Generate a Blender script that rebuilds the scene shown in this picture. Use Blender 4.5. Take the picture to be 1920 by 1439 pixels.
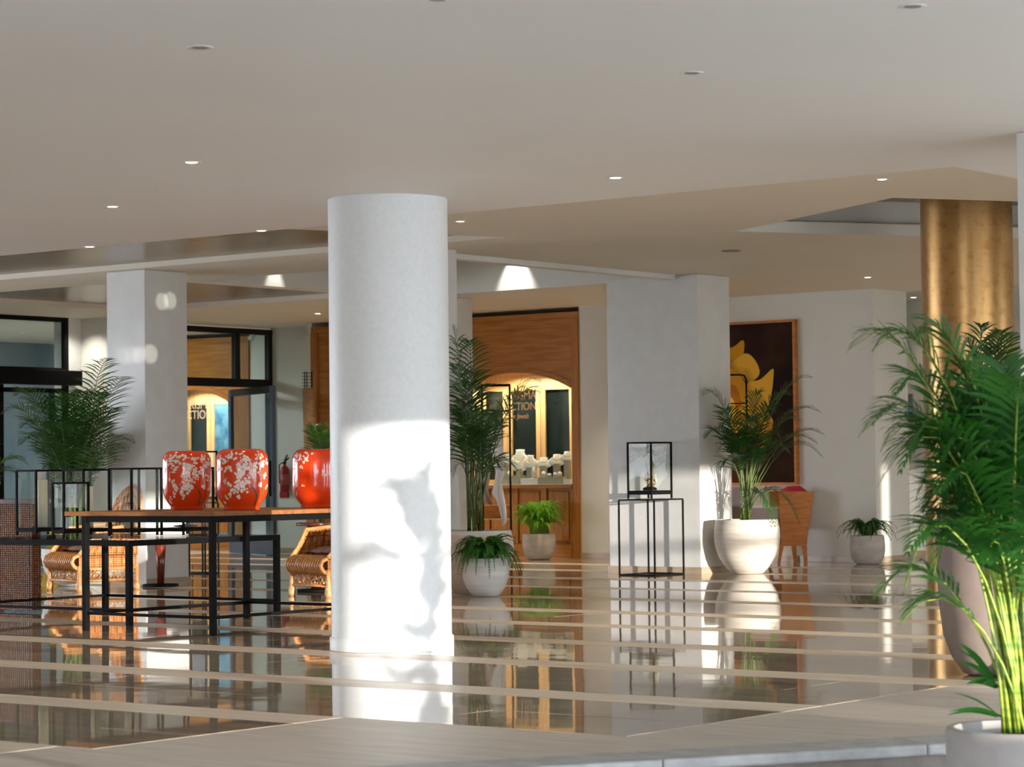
import bpy, bmesh, math, random
from mathutils import Vector, Matrix
random.seed(7)
S = bpy.context.scene
COL = S.collection
for o in list(bpy.data.objects): bpy.data.objects.remove(o)

# ------------------------------------------------------------------ camera
F = 4700.; CX, CY = 960., 719.5; EYE = 1.15; HZ = 886.; ROLL = 0.0115; YAW = math.radians(37.8)
pit = math.atan((HZ-CY)/F)
FW = Vector((-math.sin(YAW)*math.cos(pit), math.cos(YAW)*math.cos(pit), math.sin(pit)))
RT = Vector((math.cos(YAW), math.sin(YAW), 0.)); UP = RT.cross(FW)
cR, sR = math.cos(ROLL), math.sin(ROLL)
CR = cR*RT - sR*UP; CU = sR*RT + cR*UP
HF = Vector((-math.sin(YAW), math.cos(YAW), 0))
cam = bpy.data.cameras.new('camera'); co = bpy.data.objects.new('camera', cam); COL.objects.link(co)
M = Matrix((( CR.x, CU.x, -FW.x, 0), (CR.y, CU.y, -FW.y, 0), (CR.z, CU.z, -FW.z, EYE), (0, 0, 0, 1)))
co.matrix_world = M
cam.sensor_width = 36; cam.lens = F/1920*36; cam.clip_start = .1; cam.clip_end = 200
cam.dof.use_dof = True; cam.dof.focus_distance = 18.5; cam.dof.aperture_fstop = 5.6
S.camera = co

# ------------------------------------------------------------------ world, sun, exposure
SUNV = Vector((.961, -.276, .0595)).normalized()
w = bpy.data.worlds.new('sky'); S.world = w; w.use_nodes = True
wn = w.node_tree.nodes; wl = w.node_tree.links
for n in list(wn): wn.remove(n)
wo = wn.new('ShaderNodeOutputWorld'); wb = wn.new('ShaderNodeBackground')
tc = wn.new('ShaderNodeTexCoord'); sx = wn.new('ShaderNodeSeparateXYZ'); cr = wn.new('ShaderNodeValToRGB')
wl.new(tc.outputs['Generated'], sx.inputs[0]); wl.new(sx.outputs['Z'], cr.inputs[0]); wl.new(cr.outputs[0], wb.inputs[0])
cr.color_ramp.elements[0].position = 0.0; cr.color_ramp.elements[0].color = (.84, .90, 1, 1)
cr.color_ramp.elements[1].position = .5; cr.color_ramp.elements[1].color = (.62, .78, 1, 1)
wb.inputs[1].default_value = 9.5
wl.new(wb.outputs[0], wo.inputs[0])
sl = bpy.data.lights.new('sun', 'SUN'); so = bpy.data.objects.new('sun', sl); COL.objects.link(so)
sl.energy = 7.5; sl.angle = math.radians(.6); sl.color = (1, .93, .84)
so.rotation_euler = SUNV.to_track_quat('Z', 'Y').to_euler()
vs = S.view_settings
S.display_settings.display_device = 'sRGB'
vs.view_transform = 'Standard'; vs.look = 'None'; vs.gamma = 1; vs.use_curve_mapping = False
vs.exposure = 0.18
try:
    S.cycles.max_bounces = 10; S.cycles.diffuse_bounces = 6; S.cycles.glossy_bounces = 5
    S.cycles.transparent_max_bounces = 24; S.cycles.transmission_bounces = 6
    S.cycles.caustics_reflective = True; S.cycles.blur_glossy = .6; S.cycles.caustics_refractive = False
    S.cycles.sample_clamp_indirect = 6
except Exception: pass

# ------------------------------------------------------------------ pixel -> world helpers (1920x1439 frame)
def ray(x, y): return FW + CR*((x-CX)/F) - CU*((y-CY)/F)
def at(x, y, z=0.):
    d = ray(x, y); t = (z-EYE)/d.z; return Vector((d.x*t, d.y*t, z))
def pd(x, y, depth):
    d = ray(x, y); t = depth/d.dot(HF); return Vector((d.x*t, d.y*t, EYE+d.z*t))
def py_(x, y, Y):
    d = ray(x, y); t = Y/d.y; return Vector((d.x*t, Y, EYE+d.z*t))
def px_(x, y, X):
    d = ray(x, y); t = X/d.x; return Vector((X, d.y*t, EYE+d.z*t))

# ------------------------------------------------------------------ materials
MAT = {}
def mat(name, col=(.8, .8, .8), rough=.5, metal=0., spec=.5, **k):
    if name in MAT: return MAT[name]
    m = bpy.data.materials.new(name); m.use_nodes = True
    nt = m.node_tree; b = nt.nodes['Principled BSDF']
    b.inputs['Base Color'].default_value = (*col, 1); b.inputs['Roughness'].default_value = rough
    b.inputs['Metallic'].default_value = metal; b.inputs['Specular IOR Level'].default_value = spec
    if 'coat' in k: b.inputs['Coat Weight'].default_value = k['coat']; b.inputs['Coat Roughness'].default_value = k.get('coatr', .05)
    if 'emit' in k:
        b.inputs['Emission Color'].default_value = (*k['emit'], 1); b.inputs['Emission Strength'].default_value = k.get('es', 1)
    MAT[name] = m; return m
def nodes(m): return m.node_tree.nodes, m.node_tree.links, m.node_tree.nodes['Principled BSDF']
def noise_mix(m, c1, c2, scale=(1, 1, 1), ns=5., detail=4, lo=.35, hi=.65, bump=0., bdist=.01, coord='Object', rough=None, dist=0.):
    n, l, b = nodes(m)
    tc = n.new('ShaderNodeTexCoord'); mp = n.new('ShaderNodeMapping'); no = n.new('ShaderNodeTexNoise'); cr = n.new('ShaderNodeValToRGB')
    mp.inputs['Scale'].default_value = scale; no.inputs['Scale'].default_value = ns; no.inputs['Detail'].default_value = detail
    no.inputs['Distortion'].default_value = dist
    l.new(tc.outputs[coord], mp.inputs[0]); l.new(mp.outputs[0], no.inputs['Vector']); l.new(no.outputs['Fac'], cr.inputs[0])
    e = cr.color_ramp.elements; e[0].position = lo; e[1].position = hi; e[0].color = (*c1, 1); e[1].color = (*c2, 1)
    l.new(cr.outputs[0], b.inputs['Base Color'])
    if bump:
        bp = n.new('ShaderNodeBump'); bp.inputs['Strength'].default_value = bump; bp.inputs['Distance'].default_value = bdist
        l.new(no.outputs['Fac'], bp.inputs['Height']); l.new(bp.outputs[0], b.inputs['Normal'])
    return m
white = noise_mix(mat('white_paint', rough=.5, spec=.35), (.68, .67, .61), (.70, .69, .63), ns=2.5, bump=.12, bdist=.004)
pillar_m = noise_mix(mat('pillar_paint', rough=.33, spec=.45), (.66, .655, .63), (.70, .695, .67), ns=6, bump=.1, bdist=.003)
column_m = noise_mix(mat('column_plaster', rough=.45, spec=.35), (.84, .885, .91), (.88, .92, .945), ns=30, bump=.25, bdist=.003)
ceil_m = noise_mix(mat('ceiling_paint', rough=.6, spec=.25), (.87, .852, .832), (.89, .872, .852), ns=.6)
ceilB_m = noise_mix(mat('upper_ceiling_paint', rough=.6, spec=.25), (.80, .745, .64), (.83, .77, .67), ns=.6)
base_m = noise_mix(mat('baseboard_stone', rough=.3), (.36, .27, .19), (.45, .35, .25), scale=(1, 1, 4), ns=4)
matte_m = noise_mix(mat('matte_limestone', rough=.42, spec=.45), (.49, .44, .375), (.60, .54, .465), scale=(1.2, 9, 1), ns=1.6, detail=6, bump=.12, bdist=.002)
strip_m = noise_mix(mat('limestone_strip', rough=.32, spec=.45), (.62, .53, .42), (.74, .66, .54), scale=(.6, 8, 1), ns=1.6, detail=6, bump=.1, bdist=.0015)
gloss_m = noise_mix(mat('polished_stone', rough=.035, spec=.75), (.30, .23, .165), (.50, .42, .32), scale=(.7, 6, 1), ns=1.3, detail=7, lo=.3, hi=.72, dist=.4)
def add_wave_bump(m, scale, strength, dist):
    n, l, b = nodes(m); tc = n.new('ShaderNodeTexCoord'); no = n.new('ShaderNodeTexNoise'); no.inputs['Scale'].default_value = scale; no.inputs['Detail'].default_value = 1
    bp = n.new('ShaderNodeBump'); bp.inputs['Strength'].default_value = strength; bp.inputs['Distance'].default_value = dist
    l.new(tc.outputs['Object'], no.inputs['Vector']); l.new(no.outputs['Fac'], bp.inputs['Height']); l.new(bp.outputs[0], b.inputs['Normal'])
add_wave_bump(gloss_m, 2.2, .10, .01)
nosing_m = noise_mix(mat('step_nosing_stone', rough=.5), (.36, .36, .36), (.48, .48, .47), ns=9, bump=.2, bdist=.003)
riser_m = noise_mix(mat('riser_stone', rough=.6), (.36, .31, .27), (.45, .39, .34), ns=14, bump=.3, bdist=.003)
def wood(name, c1, c2, rough=.4, scale=(1, 1, 14), ns=3., **k):
    return noise_mix(mat(name, rough=rough, **k), c1, c2, scale=scale, ns=ns, detail=6, lo=.3, hi=.7, bump=.05, bdist=.002, dist=.6)
oak_m = wood('shop_oak', (.30, .11, .02), (.46, .20, .045), scale=(1, 1, 12), ns=2, spec=.2)
oakv_m = wood('shop_oak_upright', (.30, .11, .02), (.46, .20, .045), scale=(12, 12, .8), ns=2, spec=.2)
oakl_m = wood('cabinet_pale_oak', (.62, .38, .16), (.78, .52, .26), scale=(12, 12, 1), ns=2)
veneer_m = wood('ceiling_veneer', (.15, .095, .038), (.33, .22, .10), rough=.26, scale=(.8, 14, 1), ns=3.5, spec=.35)
tablewood_m = wood('table_walnut', (.19, .075, .025), (.34, .145, .05), rough=.45, spec=.2, scale=(1.5, 12, 6), ns=3)
chairwood_m = wood('armchair_cherry', (.40, .13, .02), (.58, .22, .05), spec=.2, rough=.4, scale=(2, 2, 12), ns=2)
darkwood_m = wood('dark_mahogany', (.05, .012, .008), (.13, .035, .02), rough=.2, scale=(9, 9, 1), ns=2)
black_m = mat('black_metal', (.004, .004, .004), .6, 0., .12)
frame_m = mat('window_frame_dark', (.012, .011, .010), .5, 0., .25)
bluef_m = mat('door_leaf_blue_grey', (.035, .06, .10), .3)
gold_m = mat('gold_leaf', (.5, .28, .1), .3, .85)
n_, l_, b_ = nodes(gold_m)
tcg = n_.new('ShaderNodeTexCoord'); br = n_.new('ShaderNodeTexBrick'); ng = n_.new('ShaderNodeTexNoise'); mx = n_.new('ShaderNodeMixRGB')
br.inputs['Scale'].default_value = 1; br.inputs['Brick Width'].default_value = .16; br.inputs['Row Height'].default_value = .16; br.inputs['Mortar Size'].default_value = .003
br.inputs['Color1'].default_value = (.56, .33, .13, 1); br.inputs['Color2'].default_value = (.53, .31, .115, 1); br.inputs['Mortar'].default_value = (.50, .29, .108, 1)
ng.inputs['Scale'].default_value = 14; ng.inputs['Detail'].default_value = 8
l_.new(tcg.outputs['UV'], br.inputs['Vector']); l_.new(tcg.outputs['Object'], ng.inputs['Vector'])
cg = n_.new('ShaderNodeValToRGB'); cg.color_ramp.elements[0].position = .28; cg.color_ramp.elements[0].color = (.6, .45, .3, 1); cg.color_ramp.elements[1].position = .5; cg.color_ramp.elements[1].color = (1, 1, 1, 1)
l_.new(ng.outputs['Fac'], cg.inputs[0]); mx.blend_type = 'MULTIPLY'; mx.inputs[0].default_value = .55
l_.new(br.outputs['Color'], mx.inputs[1]); l_.new(cg.outputs[0], mx.inputs[2]); l_.new(mx.outputs[0], b_.inputs['Base Color'])
pot_m = noise_mix(mat('cream_pot_clay', rough=.6, spec=.3), (.60, .54, .46), (.72, .67, .59), scale=(1, 1, 12), ns=2.5, bump=.25, bdist=.006)
potw_m = noise_mix(mat('white_pot_clay', rough=.55, spec=.3), (.66, .65, .62), (.78, .77, .74), scale=(1, 1, 16), ns=2.5, bump=.2, bdist=.004)
potg_m = noise_mix(mat('grey_pot_concrete', rough=.75, spec=.2), (.40, .37, .32), (.52, .48, .42), scale=(1, 1, 2), ns=5, bump=.2, bdist=.003)
potb_m = noise_mix(mat('brown_pot_clay', rough=.6, spec=.3), (.22, .17, .145), (.27, .215, .18), ns=4, bump=.1, bdist=.003)
potf_m = noise_mix(mat('smooth_grey_pot', rough=.7, spec=.25), (.36, .33, .31), (.43, .40, .38), ns=5, bump=.1, bdist=.002)
soil_m = noise_mix(mat('potting_soil', rough=.9), (.015, .015, .018), (.06, .05, .045), ns=40, bump=.8, bdist=.02)
def leafmat(name, c1, c2, tr=.35, tcol=None):
    m = noise_mix(mat(name, rough=.38, spec=.5), c1, c2, ns=5, coord='Object')
    n, l, b = nodes(m); out = [x for x in n if x.type == 'OUTPUT_MATERIAL'][0]
    t = n.new('ShaderNodeBsdfTranslucent'); t.inputs[0].default_value = (*(tcol or (c2[0]*1.6, c2[1]*1.6, c2[2]*.9)), 1)
    mx = n.new('ShaderNodeMixShader'); mx.inputs[0].default_value = tr
    l.new(b.outputs[0], mx.inputs[1]); l.new(t.outputs[0], mx.inputs[2]); l.new(mx.outputs[0], out.inputs[0]); return m
palm_m = leafmat('palm_leaf_dark', (.012, .055, .012), (.035, .12, .022))
palmL_m = leafmat('palm_leaf_bright', (.010, .062, .012), (.032, .14, .022), .35, (.08, .34, .03))
fern_m = leafmat('fern_leaf', (.025, .12, .02), (.06, .22, .035), .35)
fernb_m = leafmat('fern_leaf_lime', (.10, .30, .02), (.24, .50, .05), .45, (.4, .75, .06))
fernd_m = leafmat('fern_leaf_deep', (.02, .08, .015), (.05, .15, .025), .3)
stem_m = noise_mix(mat('palm_cane', rough=.45), (.06, .10, .02), (.15, .20, .045), scale=(1, 1, 6), ns=6)
stemy_m = noise_mix(mat('palm_cane_yellow', rough=.4), (.14, .25, .03), (.42, .52, .07), scale=(1, 1, 6), ns=6)
wick_m = mat('wicker', rough=.45)
def weave(m, c1, c2, s1, s2, strength=.8, dist=.006):
    n, l, b = nodes(m); tc = n.new('ShaderNodeTexCoord'); 
    w1 = n.new('ShaderNodeTexWave'); w2 = n.new('ShaderNodeTexWave'); mp = n.new('ShaderNodeMapping')
    w1.bands_direction = 'X'; w2.bands_direction = 'Y'; w1.inputs['Scale'].default_value = s1; w2.inputs['Scale'].default_value = s2
    w2.inputs['Distortion'].default_value = 1.2; w1.inputs['Distortion'].default_value = .6
    l.new(tc.outputs['UV'], mp.inputs[0]); l.new(mp.outputs[0], w1.inputs[0]); l.new(mp.outputs[0], w2.inputs[0])
    mm = n.new('ShaderNodeMath'); mm.operation = 'MULTIPLY'; l.new(w1.outputs['Fac'], mm.inputs[0]); l.new(w2.outputs['Fac'], mm.inputs[1])
    cr = n.new('ShaderNodeValToRGB'); cr.color_ramp.elements[0].position = .05; cr.color_ramp.elements[0].color = (*c1, 1); cr.color_ramp.elements[1].position = .5; cr.color_ramp.elements[1].color = (*c2, 1)
    l.new(mm.outputs[0], cr.inputs[0]); l.new(cr.outputs[0], b.inputs['Base Color'])
    bp = n.new('ShaderNodeBump'); bp.inputs['Strength'].default_value = strength; bp.inputs['Distance'].default_value = dist
    l.new(mm.outputs[0], bp.inputs['Height']); l.new(bp.outputs[0], b.inputs['Normal'])
weave(wick_m, (.34, .12, .03), (.68, .30, .10), 10, 14)
cane_m = noise_mix(mat('rattan_cane', rough=.35), (.45, .19, .06), (.68, .35, .13), ns=20)
basket_m = mat('woven_copper', rough=.4, spec=.2)
weave(basket_m, (.07, .022, .008), (.62, .24, .09), 12, 17, 1., .012)
cushion_m = noise_mix(mat('rose_brown_cloth', rough=.85), (.33, .18, .13), (.42, .25, .18), ns=30, bump=.2, bdist=.002)
red_m = mat('red_cloth', (.42, .015, .03), .8)
mauve_m = mat('mauve_cloth', (.42, .33, .33), .85)
vase_m = mat('red_glaze', (.78, .055, .006), .1, 0, .5, coat=.45, coatr=.03)
bloss_m = noise_mix(mat('blossom_gilt_white', rough=.3), (.74, .62, .52), (.90, .80, .70), ns=60)
branch_m = noise_mix(mat('branch_brown', rough=.3), (.05, .028, .015), (.22, .14, .07), ns=40)
bust_m = mat('display_white_leather', (.82, .84, .84), .45)
taupe_m = mat('display_box_taupe', (.36, .34, .26), .5)
jewel_m = mat('gold_jewel', (.9, .6, .15), .2, 1.)
letter_m = mat('letter_orange', (1., .60, .30), .6)
darkback_m = noise_mix(mat('dark_back_panel', rough=.12, spec=.6), (.025, .03, .03), (.055, .06, .065), ns=3)
bluepane_m = noise_mix(mat('blue_back_panel', rough=.12), (.03, .16, .35), (.22, .45, .72), ns=6)
candle_m = mat('cream_wax', (.80, .72, .50), .4)
bluewall_m = noise_mix(mat('vestibule_wall', rough=.6), (.20, .27, .32), (.30, .37, .42), ns=1)
cloth_m = mat('white_scarf', (.80, .78, .77), .8)
red2_m = mat('extinguisher_red', (.35, .008, .012), .3)
yellow_m = mat('yellow_plastic', (.55, .36, .02), .5)
lamp_m = mat('lamp_glow', (1, 1, 1), .5, emit=(1, .9, .72), es=14)
ledw_m = mat('led_white', (1, 1, 1), .5, emit=(1, .95, .85), es=9)
blueled_m = mat('led_blue', (.02, .05, .3), .4, emit=(.05, .2, 1), es=2)
offlamp_m = mat('lamp_recess_grey', (.30, .29, .27), .4)
ring_m = mat('white_trim_ring', (.85, .85, .84), .35)
steel_m = mat('steel_grey', (.35, .36, .37), .35, .8)
def glass(name, tint=(1, 1, 1), mixv=1.0, rough=0.):
    if name in MAT: return MAT[name]
    m = bpy.data.materials.new(name); m.use_nodes = True; n = m.node_tree.nodes; l = m.node_tree.links
    for x in list(n): n.remove(x)
    out = n.new('ShaderNodeOutputMaterial'); mix = n.new('ShaderNodeMixShader'); tr = n.new('ShaderNodeBsdfTransparent'); gl = n.new('ShaderNodeBsdfGlossy'); lw = n.new('ShaderNodeLayerWeight')
    lw.inputs['Blend'].default_value = .5; pw = n.new('ShaderNodeMath'); pw.operation = 'POWER'; pw.inputs[1].default_value = 4.; mu = n.new('ShaderNodeMath'); mu.operation = 'MULTIPLY_ADD'
    mu.inputs[1].default_value = .9*mixv; mu.inputs[2].default_value = .035*mixv; gl.inputs['Roughness'].default_value = rough; mu.use_clamp = True
    tr.inputs[0].default_value = (*tint, 1); gl.inputs[0].default_value = (1, 1, 1, 1)
    l.new(lw.outputs['Facing'], pw.inputs[0]); l.new(pw.outputs[0], mu.inputs[0]); l.new(mu.outputs[0], mix.inputs[0]); l.new(tr.outputs[0], mix.inputs[1]); l.new(gl.outputs[0], mix.inputs[2]); l.new(mix.outputs[0], out.inputs[0])
    MAT[name] = m; return m
pane_m = glass('clear_pane', (.93, .96, .95), 1.1)
tint_m = glass('tinted_pane', (.76, .83, .83), .5)
case_m = glass('case_pane', (.97, .98, .97), .3)

# ------------------------------------------------------------------ mesh builder
class MB:
    def __init__(s): s.v = []; s.f = []; s.uv = {}
    def box(s, a, b):
        x0, y0, z0 = a; x1, y1, z1 = b; i = len(s.v)
        s.v += [(x0, y0, z0), (x1, y0, z0), (x1, y1, z0), (x0, y1, z0), (x0, y0, z1), (x1, y0, z1), (x1, y1, z1), (x0, y1, z1)]
        s.f += [(i, i+3, i+2, i+1), (i+4, i+5, i+6, i+7), (i, i+1, i+5, i+4), (i+1, i+2, i+6, i+5), (i+2, i+3, i+7, i+6), (i+3, i, i+4, i+7)]; return s
    def bar(s, p, q, w, h=None):
        p = Vector(p); q = Vector(q); h = h or w; d = (q-p).normalized()
        u = Vector((0, 0, 1)) if abs(d.z) < .9 else Vector((0, 1, 0))
        a = d.cross(u).normalized()*w/2; b = a.cross(d).normalized()*h/2; i = len(s.v)
        for c in (p, q):
            for sa, sb in ((-1, -1), (1, -1), (1, 1), (-1, 1)): s.v.append(tuple(c+a*sa+b*sb))
        s.f += [(i, i+1, i+2, i+3), (i+7, i+6, i+5, i+4)] + [(i+k, i+4+k, i+4+(k+1) % 4, i+(k+1) % 4) for k in range(4)]; return s
    def tube(s, pts, r, n=6, cap=True):
        pts = [Vector(p) for p in pts]; rs = r if isinstance(r, (list, tuple)) else [r]*len(pts); base = len(s.v)
        ref = None
        for k, p in enumerate(pts):
            d = (pts[min(k+1, len(pts)-1)]-pts[max(k-1, 0)]).normalized()
            if ref is None: ref = Vector((0, 0, 1)) if abs(d.z) < .9 else Vector((1, 0, 0))
            a = ref-d*ref.dot(d)
            if a.length < 1e-4: a = d.cross(Vector((.3, .5, .8)))
            a.normalize(); b = d.cross(a).normalized(); ref = a
            for j in range(n):
                t = 2*math.pi*j/n; s.v.append(tuple(p+(a*math.cos(t)+b*math.sin(t))*rs[k]))
        for k in range(len(pts)-1):
            for j in range(n):
                A = base+k*n; B = A+n; s.f.append((A+j, A+(j+1) % n, B+(j+1) % n, B+j))
        if cap:
            s.f.append(tuple(base+j for j in range(n))[::-1]); e = base+(len(pts)-1)*n; s.f.append(tuple(e+j for j in range(n)))
        return s
    def lathe(s, prof, n=48, c=(0, 0, 0), close=False):
        base = len(s.v); m = len(prof)
        for r, z in prof:
            for j in range(n):
                t = 2*math.pi*j/n; s.v.append((c[0]+r*math.cos(t), c[1]+r*math.sin(t), c[2]+z))
        for k in range(m-1):
            for j in range(n):
                A = base+k*n; B = A+n; fi = len(s.f); s.f.append((A+j, A+(j+1) % n, B+(j+1) % n, B+j))
                R = max(prof[k][0], .05); 
                u0, u1 = 2*math.pi*j/n*R, 2*math.pi*(j+1)/n*R
                s.uv[fi] = [(u0, prof[k][1]), (u1, prof[k][1]), (u1, prof[k+1][1]), (u0, prof[k+1][1])]
        if prof[0][0] > 1e-4: s.f.append(tuple(base+j for j in range(n))[::-1])
        if prof[-1][0] > 1e-4 and not close: e = base+(m-1)*n; s.f.append(tuple(e+j for j in range(n)))
        return s
    def prism(s, poly, z0, z1):
        i = len(s.v); n = len(poly)
        s.v += [(x, y, z0) for x, y in poly]+[(x, y, z1) for x, y in poly]
        s.f += [tuple(range(i, i+n))[::-1], tuple(range(i+n, i+2*n))] + [(i+k, i+(k+1) % n, i+n+(k+1) % n, i+n+k) for k in range(n)]; return s
    def quad(s, a, b, c, d, uv=None):
        i = len(s.v); s.v += [tuple(a), tuple(b), tuple(c), tuple(d)]
        if uv: s.uv[len(s.f)] = uv
        s.f.append((i, i+1, i+2, i+3)); return s
    def xform(s, M):
        s.v = [tuple(M @ Vector(p)) for p in s.v]; return s
    def build(s, name, m, parent=None, smooth=False, boxuv=False, sm_angle=None):
        me = bpy.data.meshes.new(name); me.from_pydata(s.v, [], s.f)
        bm = bmesh.new(); bm.from_mesh(me); bmesh.ops.recalc_face_normals(bm, faces=bm.faces); bm.to_mesh(me); bm.free() if False else None
        if s.uv or boxuv:
            uvl = me.uv_layers.new(name='UVMap')
            for fi, p in enumerate(me.polygons):
                vs_ = [me.vertices[me.loops[li].vertex_index].co for li in p.loop_indices]
                if fi in s.uv and not boxuv:
                    lut = dict(zip([tuple(round(c, 6) for c in s.v[vi]) for vi in s.f[fi]], s.uv[fi]))
                    for li in p.loop_indices:
                        k = tuple(round(c, 6) for c in s.v[me.loops[li].vertex_index]); uvl.data[li].uv = lut.get(k, (0, 0))
                else:
                    nn = p.normal; ax = max(range(3), key=lambda q: abs(nn[q]))
                    for li in p.loop_indices:
                        c = me.vertices[me.loops[li].vertex_index].co
                        uvl.data[li].uv = ((c.y, c.z), (c.x, c.z), (c.x, c.y))[ax]
        me.materials.append(m)
        if smooth: me.polygons.foreach_set('use_smooth', [True]*len(me.polygons))
        me.update()
        o = bpy.data.objects.new(name, me); COL.objects.link(o)
        if parent is not None:
            o.parent = parent
            an = parent
            while an is not None and not an.get('_p'): an = an.parent
            if an is not None: me.transform(Matrix.Translation(-Vector(an['_p'])))
        if sm_angle is not None:
            me.polygons.foreach_set('use_smooth', [True]*len(me.polygons))
            try: me.set_sharp_from_angle(angle=math.radians(sm_angle))
            except Exception: pass
        return o
def tag(o, label=None, cat=None, group=None, kind=None):
    if label: o['label'] = label
    if cat: o['category'] = cat
    if group: o['group'] = group
    if kind: o['kind'] = kind
    return o
def empty(name, loc, label=None, cat=None, group=None, rz=0., world=False):
    """world=True: children meshes are given in world coordinates and re-based on the empty"""
    o = bpy.data.objects.new(name, None); COL.objects.link(o); o.location = loc; o.rotation_euler = (0, 0, rz); o.empty_display_size = .1
    if world: o['_p'] = tuple(loc)
    return tag(o, label, cat, group)
def struct(o): o['kind'] = 'structure'; return o
def bevel(o, w=.004, seg=2):
    m = o.modifiers.new('bevel', 'BEVEL'); m.width = w; m.segments = seg; m.limit_method = 'ANGLE'; return o
def copy_tree(o, parent=None):
    c = o.copy(); COL.objects.link(c)
    if parent is not None: c.parent = parent
    for ch in [x for x in bpy.data.objects if x.parent == o]: copy_tree(ch, c)
    return c

# ------------------------------------------------------------------ FLOOR
UD = Vector((.52, .855)).normalized(); UP2 = Vector((UD.y, -UD.x))      # step line direction, outward normal
ST = Vector((-5.97, 7.8))
def sline(y): return ST.x + (y-ST.y)*UD.x/UD.y
poly = [(-31, -6), (sline(-6), -6), (sline(18.9), 18.9), (1.5, sline(0)*0+18.9), (1.5, 30), (-31, 30)]
floor = struct(MB().prism(poly, -.34, -.004).build('floor', matte_m))
lower = struct(MB().box((-31, -30, -.50), (40, 40, -.34)).build('floor_lower', matte_m))
# border paving (matte) as slabs laid in courses parallel to the step, the polished rows end in a staircase
ROWS = [(5.35, 6.94), (7.31, 8.56), (8.90, 10.19), (10.56, 11.83), (12.21, 13.42), (13.80, 15.0), (15.33, 16.46), (16.84, 18.18), (18.54, 19.86), (20.18, 21.52), (21.94, 23.30), (23.70, 24.9), (25.3, 26.6)]
XEND = [-8.15, -7.94, -6.30, -6.30, -4.6, -3.0, -1.4, 1.4, 1.4, 1.4, 1.4, 1.4, 1.4]
def xrange_at(y, m=1.6):
    a = ray(-10, 900); b = ray(1930, 900); return y*a.x/a.y-m, y*b.x/b.y+m
top = MB()
border = MB()
# the matte field under/around everything sits level with the strips, recessed 2 mm below the polished tiles
border.prism([(-31, -5.9), (sline(-5.9), -5.9), (sline(18.85), 18.85), (1.45, 18.85), (1.45, 29.9), (-31, 29.9)], -.004, 0.)
border.build('border_paving', matte_m, floor)
cnt = 0
for k, ((y0, y1), xe) in enumerate(zip(ROWS, XEND)):
    xl, xr = xrange_at((y0+y1)/2); xl = max(xl, -26.0); xr = min(xr, xe)
    if k < 7: cols = 2; L = 1.24
    else: cols = 1; L = 2.48
    x = xe
    wid = (y1-y0)/cols; j = 0
    while x > xl:
        xa = max(x-L, -26.3)
        if xa < xr and x-xa > .05:
            for c in range(cols):
                off = (L/2 if (c % 2) else 0)
                a0 = xa-off; a1 = x-off
                if off and x == xe:
                    pass
                a1c = min(a1, xe); 
                g = .0015
                ya = y0+c*wid+g; yb = y0+(c+1)*wid-g
                def tile(a, b):
                    mb = MB(); dz = [random.uniform(-.0004, .0004) for _ in range(2)]
                    mb.box((a+g, ya, -.003), (b-g, yb, .002))
                    vv = []
                    for p in mb.v:
                        if p[2] > 0: vv.append((p[0], p[1], p[2]+dz[0]*((p[0]-a)/(b-a)-.5)*2+dz[1]*((p[1]-ya)/(yb-ya)-.5)*2))
                        else: vv.append(p)
                    mb.v = vv; mb.build('polished_tile', gloss_m, floor)
                if a1c-a0 > .05: tile(a0, a1c); cnt += 1
                if off and x == xe: tile(a1c, xe) if xe-a1c > .05 else None
        x -= L
for k in range(len(ROWS)-1):
    ya = ROWS[k][1]+.002; yb = ROWS[k+1][0]-.002; xe = XEND[k]
    xl, xr = xrange_at((ya+yb)/2); xl = max(xl, -26.2)
    xe2 = min(XEND[k+1], XEND[k]) if k else XEND[1]
    if k == 1: xe2 = XEND[1]
    x = min(XEND[k+1], 1.4) if k > 1 else XEND[k]
    L = 2.48
    while x > xl:
        xa = max(x-L, -26.3)
        if xa < xr: MB().box((xa+.001, ya, -.003), (x-.001, yb, .001)).build('limestone_strip', strip_m, floor)
        x -= L
# step: nosing slabs and riser
step = struct(MB().box((0, 0, 0), (.01, .01, .01)).build('floor_step_core', riser_m)); bpy.data.objects.remove(step)
a0 = ST-UD*4; 
rise = MB(); p0 = ST-UD*15; p1 = Vector((sline(18.9), 18.9))
rise.prism([(p0.x, p0.y), (p1.x, p1.y), (p1.x-UP2.x*.05, p1.y-UP2.y*.05), (p0.x-UP2.x*.05, p0.y-UP2.y*.05)], -.34, -.045)
rise.build('step_riser', riser_m, floor)
t = -6.0+.55
while t < 8:
    q0 = ST+UD*(t+.002); q1 = ST+UD*(t+1.198); o1 = UP2*.02; i1 = UP2*-.30
    nb = MB().prism([(q0+o1)[:], (q1+o1)[:], (q1+i1)[:], (q0+i1)[:]], -.045, .003).build('step_nosing', nosing_m, floor); bevel(nb, .012, 3)
    t += 1.2

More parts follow.
